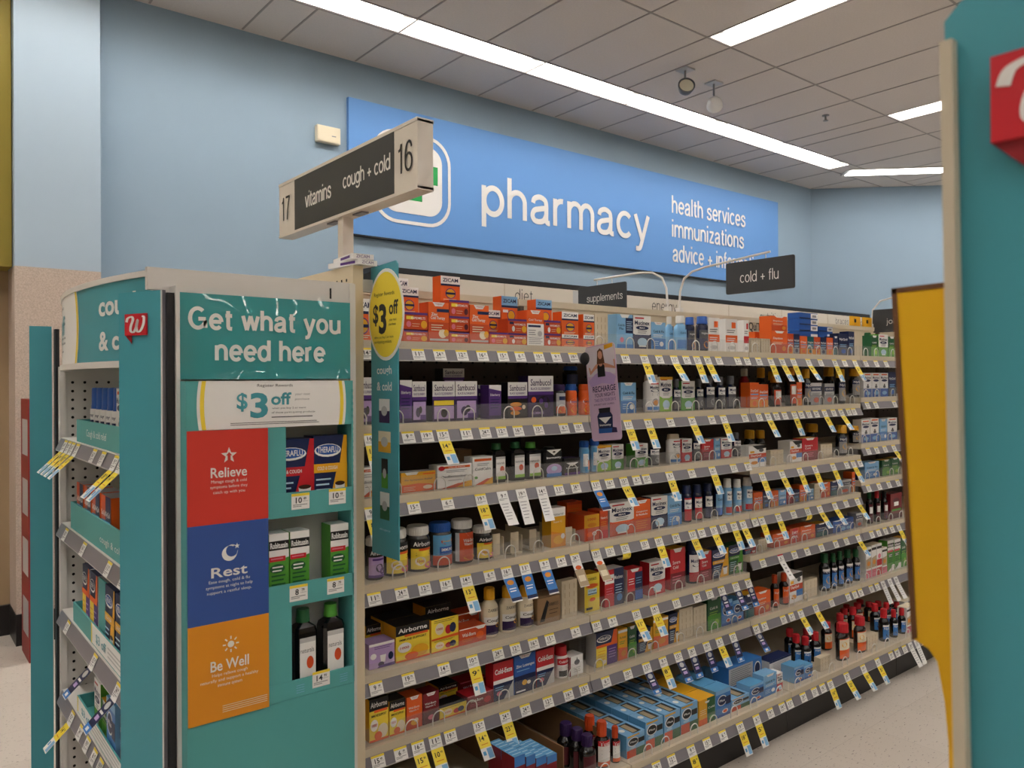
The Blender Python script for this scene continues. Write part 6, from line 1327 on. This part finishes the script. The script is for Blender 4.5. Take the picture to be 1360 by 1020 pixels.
# ---------------------------------------------------------------- aisle sign
t = thing('aisle_sign', 'white boxed aisle sign for 17 vitamins and 16 cough + cold on a post', 'sign', (1.16, 2.276, 1.70))
b = MB(); b.box(-.025,-.471,.208,.025,.471,.396,'sign_frame'); b.box(-.027,-.471,.39,.027,.471,.40,'sign_frame'); b.box(-.027,-.471,.205,.027,.471,.214,'sign_frame'); b.build('sign_box', t)
fn = lambda u, v, off: (-.025-off, -u, v)
b = MB(); b.prism([(-.333,.214),(.347,.214),(.347,.39),(-.333,.39)], fn, 0, .0015, 'sign_black'); b.build('face_panel', t)
for s, u0, u1, v0, v1, m in (('17',-.445,-.37,.262,.345,'letter_black'),('16',.37,.448,.262,.345,'letter_black'),('vitamins',-.245,-.045,.277,.331,'letter_white'),('cough + cold',.035,.33,.272,.338,'letter_white')):
    q = MB(); htext(q, s, fn, (u0+u1)/2, (v0+v1)/2, u1-u0, v1-v0, m, .002, .15 if s.isdigit() else .2, .12); q.build('lettering', t)
b = MB(); b.box(-.018,-.018,0,.018,.018,.206,'sign_frame'); b.box(-.04,-.04,-.002,.04,.04,.004,'sign_frame'); b.build('post', t)
for y in (-.1, .08): 
    b = MB(); b.box(-.012,y-.03,.2,.012,y+.03,.206,'rail_grey'); b.build('bracket', t)
# ---------------------------------------------------------------- hanging category signs over the shelving
def hanging(x, ybase, pts, yl, yr, zt, zb, text, lab, tw, rz=0):
    a = thing('sign_hanger', 'white curved wire arm holding the %s sign' % text, 'sign hanger', (x, ybase, 1.687), 0)
    b = MB(); b.tube([(0, y-ybase, z-1.687) for y, z in pts], .005, 'frame_white'); b.box(-.012,-.012,0,.012,.012,.02,'frame_white'); b.build('wire_arm', a)
    t = thing('hanging_sign', lab, 'sign', (x-.001, (yl+yr)/2, (zt+zb)/2), 0)
    w, h = (yl-yr)/2, (zt-zb)/2; fn = lambda u, v, off: (-off, -u, v)
    b = MB(); b.prism(rrect(w,h,.008), fn, -.0025, .0025, 'sign_black'); b.build('sign_board', t)
    q = MB(); htext(q, text, fn, tw[2], tw[3], tw[0], tw[1], 'letter_white', .003, .13, .14); q.build('lettering', t)
    dirn = 1 if pts[-1][0] < ybase else -1
    ye = pts[-1][0]
    for q in (.02, .12):
        yy = ye + dirn*q - (yl+yr)/2
        for (ya, za), (yb, zb_) in zip(pts, pts[1:]):
            if min(ya,yb) <= ye+dirn*q <= max(ya,yb): zt_ = za + (zb_-za)*(ye+dirn*q-ya)/(yb-ya) - .0075 - (zt+zb)/2
        b = MB(); b.tube([(0,yy,h-.012),(0,yy,zt_)], .0022, 'steel_wire', 6); b.build('hook', t)
hanging(2.80, 2.262, [(2.262,1.70),(2.258,1.78),(2.235,1.835),(2.19,1.862),(2.12,1.874),(1.80,1.90)], 2.01, 1.69, 1.875, 1.743, 'cold + flu', 'charcoal cold + flu sign hanging over the third shelving bay', (.18,.045,0,0))
hanging(2.72, 2.262, [(2.262,1.70),(2.27,1.79),(2.295,1.84),(2.35,1.868),(2.43,1.876),(2.72,1.873)], 2.83, 2.507, 1.845, 1.713, 'supplements', 'charcoal supplements sign hanging over the far side of the shelving', (.24,.05,.02,0))
hanging(4.57, 2.262, [(2.262,1.70),(2.255,1.79),(2.21,1.84),(2.12,1.858),(1.95,1.862)], 2.255, 1.94, 1.79, 1.655, 'joint', 'charcoal joint sign half hidden by the yellow display', (.095,.042,-.03,-.008))
for x, w, z, lab in ((4.36,.12,1.69,'yellow shelf card on the gondola top before the joint sign'),(4.50,.11,1.70,'yellow shelf card nearest the joint sign')):
    b = MB(); b.box(-w/2,-.002,0,w/2,.002,.055,'gold'); b.box(-.01,-.0026,.02,.012,-.002,.04,'ink'); tag(b.build('shelf_card', loc=(x,2.256,1.6875)), lab, 'shelf card')
# small white boxes on top of the end panel
for x, y, z, rz, lab in ((.902,1.735,1.6625,8,'white lozenge box lying on the beige end panel, lower'),(.904,1.735,1.6755,-6,'white lozenge box lying on top of another on the end panel')):
    b = MB(); b.box(-.028,-.062,0,.028,.062,.0125,'white'); b.box(-.0285,-.05,.003,-.028,.01,.009,'purple'); b.text('ZICAM', lambda u,v,o_: (u,-.062-o_,v), 0, .0065, .034, .007, 'purple', .0005); q = b.build('lozenge_box', loc=(x,y,z)); q.rotation_euler = (0,0,R(rz)); tag(q, lab, 'lozenge box')

# ---------------------------------------------------------------- the facing endcap, close to the camera
fe = thing('endcap_display', 'teal wing and beige edge of the facing endcap, close by', 'endcap', (0,0,0))
wf = plane_x(.44)
b = MB(); b.prism([(-.1535,.03),(-.0,.03),(-.0,1.612),(-.17,1.582),(-.178,1.574)], wf, -.006, 0, 'endcap_teal'); w = b.build('wing_panel', fe)
logo(w, wf, -.1535, 1.5025, .058, .043, .004)
b = MB(); b.prism([(-.1558,.03),(-.1497,.03),(-.1712,1.561),(-.1773,1.561)], plane_x(.4385), 0, .0065, 'shelf_beige'); b.build('edge_post', fe)
b = MB(); b.box(.453,-.75,0,.88,.17,1.56,'frame_white'); b.build('endcap_body', fe)
# yellow cardboard side display on the facing run
yd = thing('cardboard_display', 'yellow cardboard display side panel with brown raw edges', 'display', (0,0,0))
ym = M('card_yellow', '#ecb616', rough=.5); kb = M('card_edge', '#6f4a2c', rough=.8)
PF = [(.180,1.455),(.280,1.452),(.266,1.19),(.256,1.186),(.2495,1.178),(.2445,1.15),(.242,1.12),(.2408,1.0),(.24,.82),(.18,.82)]
b = MB(); fn = lambda u, v, off: (.60-off, u, v)
n = len(PF); A = [fn(u,v,0) for u,v in PF]; B = [fn(u,v,-.006) for u,v in PF]
b.add(A, [tuple(range(n))], ym); b.add(B, [tuple(range(n-1,-1,-1))], ym); b.add(A+B, [(i,(i+1)%n,n+(i+1)%n,n+i) for i in range(n)], kb)
b.add([fn(.2815,1.4535,.0006),fn(.2775,1.4535,.0006),fn(.2635,1.192,.0006),fn(.2675,1.189,.0006)], [(0,1,2,3)], kb); b.add([fn(.18,1.456,.0006),fn(.18,1.4525,.0006),fn(.281,1.4495,.0006),fn(.281,1.4535,.0006)], [(0,1,2,3)], kb); b.build('side_panel', yd)
b = MB(); b.box(.606,.1795,.8,.95,.184,1.45,ym); b.build('back_panel', yd)
b = MB(); b.box(.944,.1845,.82,.95,.25,1.45,ym); b.build('side_panel', yd)
b = MB(); b.box(.607,.1845,.82,.943,.226,.826,ym); b.box(.607,.225,.82,.943,.23,.9,ym); b.build('tray_front', yd)
b = MB(); b.box(.607,.1845,1.19,.943,.255,1.196,kb); b.build('shelf', yd)
fg = thing('shelving_bay', 'beige shelving run behind the facing endcap, seen edge on', 'shelving bay', (.885,0,0))
b = MB(); b.box(0,-.75,0,.042,.17,1.62,'tan'); b.build('end_panel', fg)
b = MB(); b.box(.043,-.4,.0,2.7,-.36,1.66,'shelf_beige'); b.build('back_panel', fg)
for z in (.12,.42,.72,1.02,1.32): b = MB(); b.box(.043,-.359,z,2.7,-.02 if z > .2 else .12,z+.025,'shelf_beige'); b.build('shelf', fg)
# red rack beside the column
t = thing('leaflet_rack', 'narrow red rack with white cards beside the textured column', 'rack', (.595, 4.60, 0))
b = MB(); b.box(-.026,-.1,0,.015,.15,1.302,M('rack_red','#8e2a26',rough=.5)); b.build('rack_body', t)
for k in range(4):
    b = MB(); b.box(-.0265,-.08,.12+k*.3,-.026,.1,.3+k*.3,'lgrey'); b.box(-.012,-.1005,.12+k*.3,.012,-.1,.3+k*.3,'lgrey'); b.build('card_panel', t)
